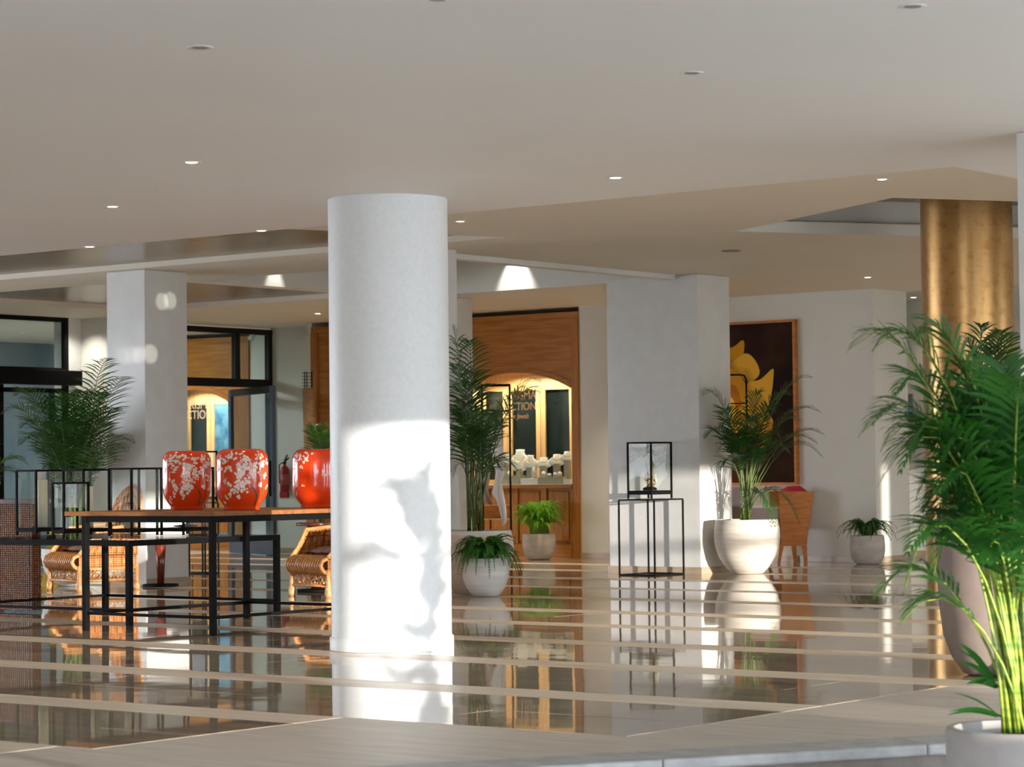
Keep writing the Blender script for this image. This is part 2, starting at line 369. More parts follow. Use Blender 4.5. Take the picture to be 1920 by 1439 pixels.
# ------------------------------------------------------------------ CEILING
ZA, ZB = 2.958, 3.33
def poly_holes(name, outer, holes, z, m, parent=None):
    bm = bmesh.new(); edges = []
    for loop in [outer]+holes:
        vs_ = [bm.verts.new((x, y, z)) for x, y in loop]
        edges += [bm.edges.new((vs_[i], vs_[(i+1) % len(vs_)])) for i in range(len(vs_))]
    bmesh.ops.triangle_fill(bm, use_beauty=True, use_dissolve=False, edges=edges)
    for f in bm.faces:
        if f.normal.z > 0: f.normal_flip()
    me = bpy.data.meshes.new(name); bm.to_mesh(me); bm.free(); me.materials.append(m)
    o = bpy.data.objects.new(name, me); COL.objects.link(o)
    if parent: o.parent = parent
    return o
XK = -7.1
ceil = struct(MB().prism([(-31, -6), (1.8, -6), (1.8, 30), (XK, 30), (XK, 13.52), (-31, 13.55)], ZA, 3.30).build('ceiling', ceil_m))
c1 = [(-30, 14.3), (-16.08, 14.3), (-14.24, 18.3), (-30, 18.3)]
c2 = [(-24.1, 19.5), (-20.16, 19.5), (-20.16, 23.1), (-24.1, 23.1)]
c4 = [(-19.9, 19.95), (-15.8, 19.95), (-15.8, 23.65), (-19.9, 23.65)]
P0 = Vector((-9.92, 17.83)); P1 = Vector((-12.39, 19.33)); DD = Vector((.535, .845))
rc = [P0[:], P1[:], (P1+DD*3.3)[:], (P0+DD*3.3)[:]]
cb = struct(poly_holes('ceiling_upper', [(-31, 12), (XK+.2, 12), (XK+.2, 30), (-31, 30)], [c1, c2, c4, rc], ZB, ceilB_m))
# roof slab over everything
rf = struct(MB().box((-31.3, -6.2, 4.0), (2.0, 30.3, 4.2)).build('ceiling_roof', white))
def coffer(poly, z0, z1, ms, mt, name='coffer'):
    b = MB(); n = len(poly)
    for k in range(n):
        p, q = poly[k], poly[(k+1) % n]; b.quad((*p, z0), (*q, z0), (*q, z1), (*p, z1))
    b.build(name+'_fascia', ms, cb)
    t_ = MB(); i = 0; t_.v += [(*p, z1) for p in poly]; t_.f.append(tuple(range(n))); t_.build(name+'_panel', mt, cb)
coffer(c1, ZB, 3.388, ceilB_m, veneer_m); coffer(c2, ZB, 3.393, ceilB_m, veneer_m)
coffer(c4, ZB, 3.93, white, white)
cen = (P0+P1+Vector(rc[2])+Vector(rc[3]))/4
coffer(rc, ZB, 3.435, white, white, 'coffer_lower')
def scale_poly(pl, s): return [tuple((Vector(p)-cen)*s+cen) for p in pl]
for o in [x for x in bpy.data.objects if x.name.startswith('coffer_lower_panel')]: bpy.data.objects.remove(o)
rc2 = scale_poly(rc, 1.10)
lb = MB()
for k in range(4):
    p, q, p2, q2 = rc[k], rc[(k+1) % 4], rc2[k], rc2[(k+1) % 4]; lb.quad((*p, 3.435), (*q, 3.435), (*q2, 3.435), (*p2, 3.435))
lb.build('coffer_ledge', white, cb)
coffer(rc2, 3.435, 3.66, white, veneer_m, 'coffer_upper')
struct(MB().box((-15.78, 18.95, 3.275), (-15.63, 23.14, 3.328)).build('trim_1', pillar_m))

# ------------------------------------------------------------------ WALLS
def wbox(name, a, b, m=white): return struct(MB().box(a, b).build(name, m))
WB = 26.70
wall_back = wbox('wall_back', (-19.58, WB, 0), (-15.15, 27.53, ZB))
wbox('wall_back_left', (-25.6, 27.17, 0), (-24.45, 27.5, ZB)); 
wbox('trim_2', (-24.45, WB, 0), (-24.35, 27.5, ZB))
wbox('wall_recess', (-18, 28.9, 0), (1.5, 29.2, 3.33))
wbox('wall_recess_left', (-18.3, 27.5, 0), (-18, 29.2, 3.33))
wbox('wall_behind_shop', (-24.4, 28.9, 0), (-18, 29.1, 3.33))
wbox('wall_left_front', (-26.0, -6, 2.7), (-25.8, 19.0, 3.33)); wbox('wall_left_near', (-26.0, -6, 0), (-25.8, 7.0, 2.7)); wbox('wall_left_end', (-26.0, 17.5, 0), (-25.8, 19.0, 2.7))
wbox('wall_left_pier', (-26.05, 23.33, 0), (-25.8, 23.6, 3.33), pillar_m)
wbox('wall_left_pillar', (-26.05, 23.6, 0), (-25.15, 24.9, 3.33))
# right-hand window wall of the lobby (outside the frame): open below the header, transom bar, added sun-blocking pieces
wbox('wall_right_low_sun_block', (1.5, -6, -.5), (1.8, 7.9, .5))  # low wall added to keep the sun off the foreground pot
wr = wbox('wall_right', (1.5, 18.9, -.34), (1.8, 22.0, 4.0)); wbox('wall_right_far_header', (1.5, 22.0, 2.2), (1.8, 30.2, 4.0)); wbox('wall_right_pier', (1.5, 22.2, -.34), (1.8, 23.75, 2.2)); wbox('wall_right_pier_far', (1.5, 23.95, -.34), (1.8, 25.4, 2.2))
wbox('wall_right_header', (1.5, 7.9, 2.2), (1.8, 18.9, 4.0)); wbox('wall_right_high_sun_block', (1.5, -6, 1.32), (1.8, 7.9, 4.0))  # the low one is added to shade the upper foreground palm
tr_ = MB().bar((1.62, -6, 1.375), (1.62, 18.9, 1.375), .07, .085).build('window_1', frame_m); struct(tr_)
wbox('wall_right_mid_sun_block', (1.5, 13.3, -.34), (1.8, 14.6, 2.2))  # solid pier added to keep the sun off the pots beside the column
for y in (-5.5, 4.2, 7.9): MB().bar((1.62, y, -.34), (1.62, y, 2.2), .06).build('window_mullion', frame_m, tr_)
wbox('wall_front_header', (-4, -6.2, 2.75), (1.8, -6.0, 4.0)); wbox('wall_front', (-31, -6.2, -.5), (-4, -6.0, 4.0))
wbox('wall_far', (-31.2, 19, 0), (-31, 30, 3.4), bluewall_m)
wbox('wall_far_side', (-31, 29.9, 0), (-18, 30.1, 3.4), bluewall_m)
wbox('wall_vestibule_side', (-31, 18.8, 0), (-25.8, 19.0, 3.33), bluewall_m)
wbox('wall_vestibule_panel', (-30.9, 27.9, 0), (-28.3, 28.1, 3.33), bluewall_m)
# baseboards
BH = .078
def bb(name, a, b): return struct(MB().box((a[0], a[1], .002), (b[0], b[1], BH)).build(name, base_m))
bb('baseboard_back', (-19.58, WB-.014, 0), (-15.15, WB, 0)); bb('baseboard_side', (-15.15, WB-.014, 0), (-15.136, 27.53, 0))
bb('baseboard_back_left', (-25.6, 27.156, 0), (-24.45, 27.17, 0)); bb('baseboard_recess', (-18, 28.886, 0), (-9, 28.9, 0))
bb('baseboard_left', (-26.0, 23.586, 0), (-25.15, 23.6, 0)); bb('baseboard_pier', (-25.15, 23.6, 0), (-25.136, 24.9, 0))

# pillars
def pillar(x0, y0, x1, y1, label, z1=ZB-.002, bbd=True):
    c = ((x0+x1)/2, (y0+y1)/2, 0); e = empty('square_pillar', c, label, 'pillar', world=True)
    bevel(MB().box((x0, y0, 0), (x1, y1, z1)).build('shaft', pillar_m, e), .006)
    if bbd: MB().box((x0-.014, y0-.014, .002), (x1+.014, y1+.014, BH)).build('plinth', base_m, e)
    return e
pillar(-16.60, 23.17, -15.36, 23.82, 'wide white square pillar behind the black display stand with the cockatoo')
pillar(-16.45, 18.4, -15.38, 18.97, 'white square pillar half hidden behind the big round column')
pillar(-19.74, 18.42, -19.16, 19.04, 'white square pillar left of the red vases with light patches on it')
pillar(-20.3, 23.9, -19.62, 24.5, 'slim white pillar beside the shop front behind the tall palm')
pillar(-6.11, 12.35, -5.45, 13.0, 'white pillar cut off by the right edge of the picture', ZA-.002)

cc = at(735, 1217.5)
e = empty('round_column', cc, 'big smooth white round column in the middle of the lobby', 'column', world=True)
MB().lathe([(.394, .085), (.394, ZA-.001)], 96, cc).build('shaft', column_m, e, sm_angle=40)
MB().lathe([(.407, .003), (.407, .083), (.403, .088), (.39, .088)], 96, cc).build('plinth', column_m, e, sm_angle=40)
gc = pd(1824, 1100, 22.0); gc.z = 0
e = empty('gold_column', gc, 'round column covered in gold leaf behind the palms at right', 'column', world=True)
MB().lathe([(.40, .02), (.40, 3.655)], 96, gc).build('shaft', gold_m, e, sm_angle=40)
MB().lathe([(.41, .003), (.41, .07), (.39, .07)], 64, gc).build('plinth', base_m, e, sm_angle=40)

# ------------------------------------------------------------------ downlights
def downlight(P, z, on, label, group=None, spot=True, e=14):
    d = empty('downlight', (P[0], P[1], z-.001), label, 'ceiling light', group)
    MB().lathe([(.034, -.001), (.05, -.005), (.056, -.001), (.056, .0)], 28).build('trim_ring', ring_m, d, smooth=True)
    MB().lathe([(.001, -.003), (.033, -.003), (.033, 0)], 24).build('lens', lamp_m if on else offlamp_m, d)
    if on and spot:
        L = bpy.data.lights.new('downlight_beam', 'SPOT'); o = bpy.data.objects.new('downlight_beam', L); COL.objects.link(o)
        L.energy = e; L.spot_size = math.radians(95); L.spot_blend = .8; L.color = (1, .82, .6); L.shadow_soft_size = .04
        o.parent = d; o.location = (0, 0, -.02)
    return d
AL = [((375, 88), 0, 'unlit recessed ceiling light at upper left of the picture'), ((1297, 136), 0, 'unlit recessed ceiling light above the cockatoo stand'),
      ((1711, 11), 0, 'unlit recessed ceiling light in the upper right corner'), ((820, -2), 0, 'recessed ceiling light cut by the top edge of the picture'),
      ((359, 304), 1, 'lit ceiling light left of the round column, higher than the others'), ((211, 387), 1, 'lit ceiling light above the left window, second from the veneer band'),
      ((168, 468), 1, 'lit ceiling light at the edge of the veneer band, far left'), ((1154, 333), 1, 'lit ceiling light above the wide white pillar'),
      ((490, 436), 1, 'lit ceiling light at the edge of the veneer band, near the round column')]
for (p, on, lb_) in AL:
    P = at(*p, ZA); 
    if P.y > 13.4: d_ = ray(*p); P = Vector((d_.x*13.46/d_.y, 13.46, ZA))
    downlight(P, ZA, on, lb_, e=22)
for (p, on, lb_) in [((863, 415), 1, 'lit ceiling light touching the right side of the round column'), ((596, 588), 1, 'small lit ceiling light over the white wall beside the glass door'),
                     ((1654, 336), 1, 'lit ceiling light left of the gold column top'), ((1627, 520), 1, 'small lit ceiling light over the wall with the painting')]:
    downlight(at(*p, ZB), ZB, on, lb_, e=40)
downlight(Vector((-15.55, 28.45, 0)), ZB, 1, 'small lit ceiling light in the recess beside the gold column', e=16)
rs = struct(MB().box((-18.3, 27.4, ZB-.002), (XK, 29.0, ZB)).build('ceiling_recess', white))
P = at(1371, 470, ZB); e = empty('ceiling_speaker', (P.x, P.y, ZB-.001), 'flat round grey disc on the ceiling above the painting', 'speaker')
MB().lathe([(.001, -.008), (.09, -.008), (.10, -.001)], 28).build('grille', offlamp_m, e, smooth=True)
def spot(loc, aim, energy, size, col, blend=.6, soft=.03, name='wall_spot'):
    L = bpy.data.lights.new(name, 'SPOT'); o = bpy.data.objects.new(name, L); COL.objects.link(o)
    L.energy = energy; L.spot_size = math.radians(size); L.spot_blend = blend; L.color = col; L.shadow_soft_size = soft
    o.location = loc; o.rotation_euler = (Vector(aim)-Vector(loc)).to_track_quat('-Z', 'Y').to_euler(); return o
for (px_c, py_c, sz, en) in ((304, 566, 1.35, 1100), (319, 564, 1.35, 1100), (282, 664, 1.5, 1200), (262, 665, 1.5, 700), (246, 666, 1.5, 550), (229, 667, 1.5, 450)):  # narrow spots added to imitate reflected light patches on the left pillar
    T_ = px_(px_c, py_c, -19.16) if px_c > 274 else py_(px_c, py_c, 18.42)
    O_ = Vector((-10.5, 16.5, 3.25)) if px_c > 274 else Vector((-16.5, 10.2, 2.9))
    spot(O_, T_, en if px_c > 274 else en*.9, sz, (1, .96, .86), blend=.5, soft=.01, name='added_patch_spot')
# spots inside the tall white coffer grazing its walls, and over the left pillar
q = py_(968, 520, 23.65); spot((q.x, 23.42, 3.9), (q.x, 23.66, 3.2), 55, 62, (1, .96, .88))
q = px_(515, 530, -19.9); spot((-19.62, q.y, 3.9), (-19.9, q.y, 3.2), 30, 36, (1, .96, .88))
spot((-25.5, 23.15, 3.30), (-25.5, 23.6, 1.3), 50, 110, (1, .95, .86), blend=1.)

spot((-28.2, 24.3, 3.25), (-28.2, 25.3, 0), 420, 165, (.93, .97, 1), soft=.3, name='vestibule_fill')  # unseen fill lights added to brighten the vestibule behind the glass
spot((-27.6, 26.6, 3.25), (-27.4, 27.6, 1.6), 28, 150, (1, .93, .82), soft=.2, name='vestibule_fill')
spot((-28.0, 21.5, 3.25), (-28.2, 22.3, 0), 260, 165, (.93, .97, 1), soft=.3, name='vestibule_fill')
for i_, (x_, y_) in enumerate(((-22.5, 14.9), (-19, 15.2), (-25.3, 16.5), (-18.0, 25.9), (-22, 25.6), (-12.2, 16.1), (-9.0, 15.2), (-8.2, 22), (-11.5, 27.6))):  # unseen downlights added as warm fill for the back of the lobby
    fill_e = downlight((x_, y_), ZB if not (14.3 < y_ < 18.3 and x_ < -14.6) else 3.388, 1, ['ceiling light in the shallow veneered coffer, out of frame at left', 'ceiling light in the veneered coffer above the glass cases', 'ceiling light near the left windows, out of frame', 'ceiling light behind the wide white pillar', 'ceiling light over the shop front behind the round column', 'ceiling light just past the lower ceiling edge near the round column', 'ceiling light past the lower ceiling edge, right of the others', 'ceiling light right of the gold column, out of frame', 'ceiling light in the recess right of the gold column, out of frame'][i_], None, e=300 if y_ > 25 else 90)
# ------------------------------------------------------------------ SHOPFRONT
def shop(X0, X1, YW, cx, hw, name_label, side, dpx=()):
    """oak front from X0..X1 at plane YW with an arched display opening centred cx, half width hw"""
    e = empty('shop_front', ((X0+X1)/2, YW, 0), name_label, 'shop front', world=True)
    zs, zt, sill, ZT = 2.26, 2.49, .98, 3.27
    def arch(x):  # segmental arch height
        R = ((hw**2)+(zt-zs)**2)/(2*(zt-zs)); return zt-R+math.sqrt(max(R*R-(x-cx)**2, 0))
    # top board with arched lower edge
    N = 20; b = MB(); yf, yb = YW, YW+.06
    xs = [cx-hw+2*hw*i/N for i in range(N+1)]
    for i in range(N):
        a, c = xs[i], xs[i+1]; za, zc = arch(a), arch(c)
        j = len(b.v); b.v += [(a, yf, za), (c, yf, zc), (c, yf, ZT-.09), (a, yf, ZT-.09), (a, yb, za), (c, yb, zc), (c, yb, ZT-.09), (a, yb, ZT-.09)]
        b.f += [(j, j+1, j+2, j+3), (j+4, j+7, j+6, j+5), (j, j+4, j+5, j+1), (j+3, j+2, j+6, j+7)]
    b.build('upper_board', oak_m, e)
    # arch moulding
    mo = MB()
    for i in range(N):
        a, c = xs[i], xs[i+1]; mo.bar((a, YW-.006, arch(a)+.035), (c, YW-.006, arch(c)+.035), .03, .07)
    mo.build('arch_moulding', oak_m, e)
    bevel(MB().box((X0, YW-.02, ZT-.09), (X1, YW+.06, ZT)).build('cornice', oak_m, e))
    MB().box((cx+hw, YW, 0), (X1-.10, YW+.06, ZT-.09)).build('right_board', oakv_m, e) if X1-.10 > cx+hw else None
    bevel(MB().box((X1-.12, YW-.03, 0), (X1, YW+.06, ZT-.09)).build('right_jamb', oakv_m, e))
    MB().box((X0+.12, YW, 0), (cx-hw, YW+.06, ZT-.09)).build('left_board', oak_m, e)
    bevel(MB().box((X0, YW-.03, 0), (X0+.12, YW+.06, ZT-.09)).build('left_jamb', oakv_m, e))
    # lower panelling
    bevel(MB().box((cx-hw, YW-.04, sill-.05), (cx+hw, YW+.35, sill)).build('sill', oak_m, e))
    MB().box((cx-hw, YW+.02, .0), (cx+hw, YW+.06, sill-.05)).build('base_board', oak_m, e)
    MB().box((cx-hw, YW-.01, .0), (cx+hw, YW+.02, .19)).build('bottom_rail', oak_m, e)
    n = 4; wv = 2*hw/n
    for i in range(n+1):
        x = cx-hw+i*wv; bevel(MB().box((max(x-.05, cx-hw), YW-.01, .19), (min(x+.05, cx+hw), YW+.02, sill-.05)).build('stile', oakl_m if 0 else oakv_m, e))
    for i in range(n):
        x = cx-hw+(i+.5)*wv; bevel(MB().box((x-wv/2+.075, YW-.002, .23), (x+wv/2-.075, YW+.021, sill-.09)).build('raised_panel', oakv_m, e), .01)
    # display cabinet interior
    yb = YW+.62
    MB().box((cx-hw, YW+.06, sill-.02), (cx+hw, yb, sill+.002)).build('display_shelf', bust_m, e)
    MB().box((cx-hw-.02, YW+.06, sill), (cx-hw, yb, 2.6)).build('cabinet_side', oakl_m, e)
    MB().box((cx+hw, YW+.06, sill), (cx+hw+.02, yb, 2.6)).build('cabinet_side', oakl_m, e)
    MB().box((cx-hw, YW+.06, 2.56), (cx+hw, yb, 2.58)).build('cabinet_top', oakl_m, e)
    MB().box((cx-hw, yb+.07, sill), (cx+hw, yb+.09, 2.6)).build('dark_backing', darkback_m, e)
    MB().box((cx-hw, yb, 2.33), (cx+hw, yb+.04, 2.58)).build('pelmet', oakl_m, e)
    # rear glazed doors
    doors = [(py_(a_, 800, yb).x, py_(b_, 800, yb).x) for a_, b_ in dpx]
    for (a, c) in doors:
        d = MB(); t = .075
        d.box((a, yb, sill), (a+t, yb+.03, 2.33)); d.box((c-t, yb, sill), (c, yb+.03, 2.33)); d.box((a+t, yb, 2.27), (c-t, yb+.03, 2.33)); d.box((a+t, yb, sill+.004), (c-t, yb+.03, sill+.07))
        dr = d.build('rear_door', oakl_m, e)
        MB().box((a+t, yb+.012, sill+.07), (c-t, yb+.018, 2.27)).build('door_pane', tint_m, dr)
    fp = MB().box((cx-hw, YW+.04, sill), (cx+hw, YW+.045, 2.46)).build('front_pane', pane_m, e)
    # interior lights
    for xx in (cx-.72, cx-.25, cx+.25, cx+.72):
        spot((xx, YW+.22, 2.50 if abs(xx-cx) < .5 else 2.36), (xx, YW+.34, 1.0), side*1.1, 160, (1, .84, .60), blend=.3, soft=.012, name='cabinet_light')
    return e
XS1 = -19.58
shop_e = shop(-24.35, XS1, WB, -20.68, .97, 'oak shop front with an arched lit jewellery window', 26, ((1014, 1076), (952, 1013), (890, 951)))
# second window module left of the first
e2 = shop(-29.2, -26.44, 27.6, -27.75, .9, 'second oak jewellery window seen through the glass entrance', 30, ((395, 440), (350, 394), (306, 349)))
MB().box((py_(398, 800, 28.24).x, 28.235, 1.0), (py_(440, 800, 28.24).x, 28.25, 2.27)).build('blue_screen', bluepane_m, e2)
# wall beside second shop front
wbox('wall_entrance', (-26.44, 27.6, 0), (-25.7, 27.9, ZB))
def text(s, size, loc, m, parent, name='lettering', italic=0, rz=0, sx=1.):
    c = bpy.data.curves.new(name, 'FONT'); c.body = s; c.size = size; c.extrude = .001; c.shear = italic; c.align_x = 'RIGHT'
    o = bpy.data.objects.new(name, c); COL.objects.link(o)
    dg = bpy.context.evaluated_depsgraph_get(); me = bpy.data.meshes.new_from_object(o.evaluated_get(dg)); bpy.data.objects.remove(o)
    me.transform(Matrix.Diagonal((sx, 1, 1, 1))); me.transform(Matrix.Rotation(math.pi/2, 4, 'X')); 
    p = Vector(loc)-(Vector(parent['_p']) if parent is not None and parent.get('_p') else Vector((0, 0, 0)))
    me.transform(Matrix.Translation(p)); me.materials.clear(); me.materials.append(m)
    o = bpy.data.objects.new(name, me); COL.objects.link(o); o.parent = parent; return o
yt = WB+.036
text('RISMA', .155, (py_(1005, 748, yt).x, yt, py_(1005, 748, yt).z), letter_m, shop_e, sx=.95)
text('ECTION', .15, (py_(1005.5, 768.5, yt).x, yt, py_(1005, 768.5, yt).z), letter_m, shop_e, sx=.93)
text('ent Jewels', .10, (py_(991, 785, yt).x, yt, py_(991, 785, yt).z), letter_m, shop_e, italic=.35, sx=.8)
yt = 27.636
text('RISMA', .19, (py_(398, 766, yt).x, yt, py_(398, 766, yt).z), mat('letter_gilt', (.85, .62, .40), .4), e2, sx=.95)
text('ECTION', .19, (py_(398, 785, yt).x, yt, py_(398, 785, yt).z), mat('letter_gilt'), e2, sx=.93)

# jewellery busts
def bust_mesh(h=.3, w=.2):
    b = MB(); N = 9
    rings = []
    prof = [(0, .42, .010), (.05, .70, .014), (.18, .92, .018), (.42, 1.05, .022), (.60, 1., .026), (.71, .8, .028), (.80, .54, .03), (.90, .46, .03), (1., .52, .032)]
    for t, wf, d in prof:
        ring = []
        for j in range(12):
            a = 2*math.pi*j/12; ring.append((math.cos(a)*wf*w/2, math.sin(a)*d-(t-.4)*.0 + .10*(1-t)*-1*.0, t*h))
        rings.append(ring)
    for r in rings: b.v += r
    for k in range(len(rings)-1):
        for j in range(12): A = k*12; b.f.append((A+j, A+(j+1) % 12, A+12+(j+1) % 12, A+12+j))
    b.f.append(tuple(range(12))[::-1]); b.f.append(tuple((len(rings)-1)*12+j for j in range(12)))
    return b
def bust(px, ybase, ytop, wpx, yaw, tilt, label, neck=True, dy=.25, support=.0):
    Y = WB+dy; a = py_(px, ybase, Y); t_ = py_(px, ytop, Y); h = t_.z-a.z; w = wpx*Y/(4700)*1.25*1.27
    e = empty('necklace_bust', (a.x, Y, 1.0), label, 'jewellery bust', 'necklace busts in the shop window')
    bm_ = bust_mesh(h, w); 
    R = Matrix.Translation((0, 0, a.z-1.0)) @ Matrix.Rotation(yaw, 4, 'Z') @ Matrix.Rotation(tilt, 4, 'X')
    bm_.xform(R); bm_.build('torso', bust_m, e, smooth=True)
    if a.z > 1.03: 
        MB().box((-.04, -.03, 0), (.04, .03, a.z-1.0+.03)).build('stand', taupe_m, e)
    pts = [R @ Vector((math.sin(s)*w*.26, -.046-.01*math.cos(s), h*(.66-.26*math.cos(s)))) for s in [i*math.pi/8-math.pi/2 for i in range(9)]]
    MB().tube(pts, .004, 5).build('necklace', jewel_m, e)
    return e
bust(947, 872, 851, 24, .3, -.25, 'low white bust with a dark chain, leftmost by the palm')
bust(974, 884, 843, 28, .4, -.2, 'tallest white bust carrying a wide gold necklace')
bust(994, 881, 854, 20, .4, -.2, 'narrow white bust with a pendant left of the pale door post', dy=.2)
bust(1019, 878, 858, 24, .5, -.35, 'tilted white bust with a thin gold chain right of the pale door post')
bust(1044, 874, 852, 24, .5, -.35, 'tilted white bust with a dark chain, second from the right jamb')
bust(1064, 867, 847, 22, .5, -.3, 'tilted white bust cut by the right jamb of the shop window')
def dbox(px0, px1, y0, y1, m, label, dy=.12, dep=.16):
    Y = WB+dy; a = py_(px0, y1, Y); b = py_(px1, y0, Y); z0 = max(a.z, .983)
    o = MB().box((a.x, Y, .984), (b.x, Y+dep, b.z)).build('display_box', m); bevel(o, .004); return tag(o, label, 'display box')
dbox(940, 973, 892, 909, taupe_m, 'taupe display riser at the left end of the jewellery window')
dbox(976, 1008, 898, 909, bust_m, 'low white display riser between the two taupe risers')
dbox(1009, 1054, 894, 909, taupe_m, 'long taupe display riser under the tilted busts')
dbox(1055.5, 1068, 899, 909, bust_m, 'white display riser at the right jamb')
for i, (px, y0, y1, wp, lb_) in enumerate([(1019, 884, 893, 8, 'round white ring stand at the left end of the long riser'), (1030, 888, 893, 9, 'low white ring tray beside the round ring stand'),
        (1041, 886, 893, 7, 'white ring cone in the middle of the long riser'), (1050, 885, 893, 6, 'white ring cone at the right end of the long riser'),
        (955, 884, 891, 8, 'small white ring stand behind the palm leaves'), (1001, 876, 897, 7, 'tall pale block left of the pale door post')]):
    Y = WB+.16; a = py_(px, y1, Y); b = py_(px, y0, Y); h = b.z-a.z
    o = MB().lathe([(.028, 0), (.03, h*.6), (.02, h*.9), (.006, h)], 14, (a.x, Y, a.z)).build('ring_stand', bust_m, smooth=True); tag(o, lb_, 'ring stand')

# ------------------------------------------------------------------ PAINTING
def flat(mb, pts, y): 
    i = len(mb.v); mb.v += [(x, y, z) for x, z in pts]; mb.f.append(tuple(range(i, i+len(pts)))); return mb
pe = empty('painting', (-16.85, 26.6, 1.98), 'large dark framed painting of a yellow rose on the back wall', 'painting', world=True)
PX0, PX1, PZ0, PZ1 = -17.9, -16.25, .985, 2.975
dark_m = noise_mix(mat('canvas_dark', rough=.6, spec=.08), (.006, .003, .003), (.055, .022, .010), ns=1.2, lo=.35, hi=.7)
MB().box((PX0, 26.645, PZ0), (PX1, 26.695, PZ1)).build('canvas', dark_m, pe)
fr = MB(); t = .03
fr.box((PX0-t, 26.62, PZ0-t), (PX1+t, 26.697, PZ0)); fr.box((PX0-t, 26.62, PZ1), (PX1+t, 26.697, PZ1+t)); fr.box((PX0-t, 26.62, PZ0+.001), (PX0, 26.697, PZ1-.001)); fr.box((PX1, 26.62, PZ0+.001), (PX1+t, 26.697, PZ1-.001))
fr.build('frame', chairwood_m, pe)
def pt(px, py): v = py_(px, py, 26.64); return (v.x, v.z)
def petal(pts, c1, c2, k, ang=0.):
    m = mat('petal_%d' % k, rough=.6, spec=.1); n, l, b = nodes(m)
    tc = n.new('ShaderNodeTexCoord'); mp = n.new('ShaderNodeMapping'); gr = n.new('ShaderNodeTexGradient'); crp = n.new('ShaderNodeValToRGB'); no = n.new('ShaderNodeTexNoise')
    mp.inputs['Rotation'].default_value = (0, 0, 0); l.new(tc.outputs['Generated'], mp.inputs[0])
    mp2 = n.new('ShaderNodeVectorMath'); mp2.operation = 'DOT_PRODUCT'; mp2.inputs[1].default_value = (math.cos(ang), 0, math.sin(ang)); l.new(mp.outputs[0], mp2.inputs[0])
    no.inputs['Scale'].default_value = 2.5; l.new(tc.outputs['Generated'], no.inputs[0])
    ad = n.new('ShaderNodeMath'); ad.operation = 'MULTIPLY_ADD'; ad.inputs[1].default_value = .5; l.new(no.outputs['Fac'], ad.inputs[0]); l.new(mp2.outputs['Value'], ad.inputs[2])
    l.new(ad.outputs[0], crp.inputs[0]); crp.color_ramp.elements[0].position = .42; crp.color_ramp.elements[1].position = 1.15 if False else 1.0
    crp.color_ramp.elements[0].color = (*c1, 1); crp.color_ramp.elements[1].color = (*c2, 1); l.new(crp.outputs[0], b.inputs['Base Color'])
    sp = []; N_ = len(pts)
    for i in range(N_):
        p0, p1, p2, p3 = pts[i-1], pts[i], pts[(i+1) % N_], pts[(i+2) % N_]
        for t in (0, .25, .5, .75):
            sp.append(tuple(.5*(2*p1[q]+(p2[q]-p0[q])*t+(2*p0[q]-5*p1[q]+4*p2[q]-p3[q])*t*t+(3*p1[q]-p0[q]-3*p2[q]+p3[q])*t**3) for q in (0, 1)))
    mb = MB(); flat(mb, [pt(*p) for p in sp], 26.644-.0006*k); mb.build('petal', m, pe)
Y1, Y2, Y3 = (.13, .035, .003), (.60, .27, .015), (.78, .42, .04)
petal([(1330, 660), (1372, 652), (1392, 638), (1395, 655), (1388, 690), (1372, 700), (1345, 705)], Y1, Y2, 1, 1.2)
petal([(1368, 690), (1382, 672), (1400, 663), (1415, 675), (1424, 695), (1420, 708), (1405, 716), (1385, 712)], Y1, Y3, 2, .8)
petal([(1402, 718), (1425, 712), (1448, 692), (1450, 705), (1447, 735), (1440, 762), (1425, 790), (1410, 775), (1402, 745)], Y1, Y3, 3, .9)
petal([(1340, 700), (1372, 692), (1392, 712), (1406, 735), (1405, 765), (1395, 790), (1360, 800), (1330, 770)], (.10, .02, .002), Y2, 4, .7)
petal([(1350, 745), (1372, 722), (1385, 735), (1390, 765), (1380, 790), (1368, 800), (1352, 780)], (.06, .012, .002), (.40, .14, .01), 5, .5)
petal([(1355, 760), (1368, 745), (1377, 755), (1378, 780), (1368, 792)], Y1, Y3, 6, .5)
petal([(1345, 795), (1380, 780), (1410, 770), (1440, 775), (1450, 800), (1430, 840), (1395, 862), (1350, 870)], Y1, Y2, 7, 1.3)
petal([(1385, 770), (1400, 760), (1425, 790), (1430, 835), (1410, 840), (1395, 810)], (.25, .07, .005), Y2, 8, 1.6)

# ------------------------------------------------------------------ LEFT GLAZING (doors)
we = struct(MB().box((-25.84, 19.0, 3.27), (-25.76, 23.33, 3.33)).build('window_2', black_m))
def wbar(a, b, parent=we, m=black_m, name='frame_bar'): return MB().box(a, b).build(name, m, parent)
wbar((-25.84, 23.27, 0), (-25.76, 23.33, 3.27)); wbar((-25.84, 19, 2.58), (-25.76, 23.27, 2.64))
wbar((-25.84, 22.02, 0), (-25.76, 22.18, 2.4)); wbar((-25.83, 23.03, 0), (-25.77, 23.09, 2.36)); wbar((-25.84, 19, 2.30), (-25.76, 23.27, 2.36)); wbar((-25.84, 19, 0), (-25.76, 23.27, .07))
MB().box((-25.805, 19, 2.64), (-25.795, 23.27, 3.27)).build('upper_pane', tint_m, we)
MB().box((-25.805, 22.18, .07), (-25.795, 23.27, 2.30)).build('lower_pane', tint_m, we)
MB().box((-25.805, 19, .07), (-25.795, 22.02, 2.30)).build('side_pane', tint_m, we)
o = MB().box((-25.76, 19.2, 2.40), (-25.58, 23.42, 2.60)).build('door_operator', black_m); tag(bevel(o, .008), 'long black box over the sliding glass door, far left', 'door operator')
w3 = struct(MB().box((-25.64, 24.9, 3.22), (-25.56, 27.2, 3.30)).build('window_3', frame_m))
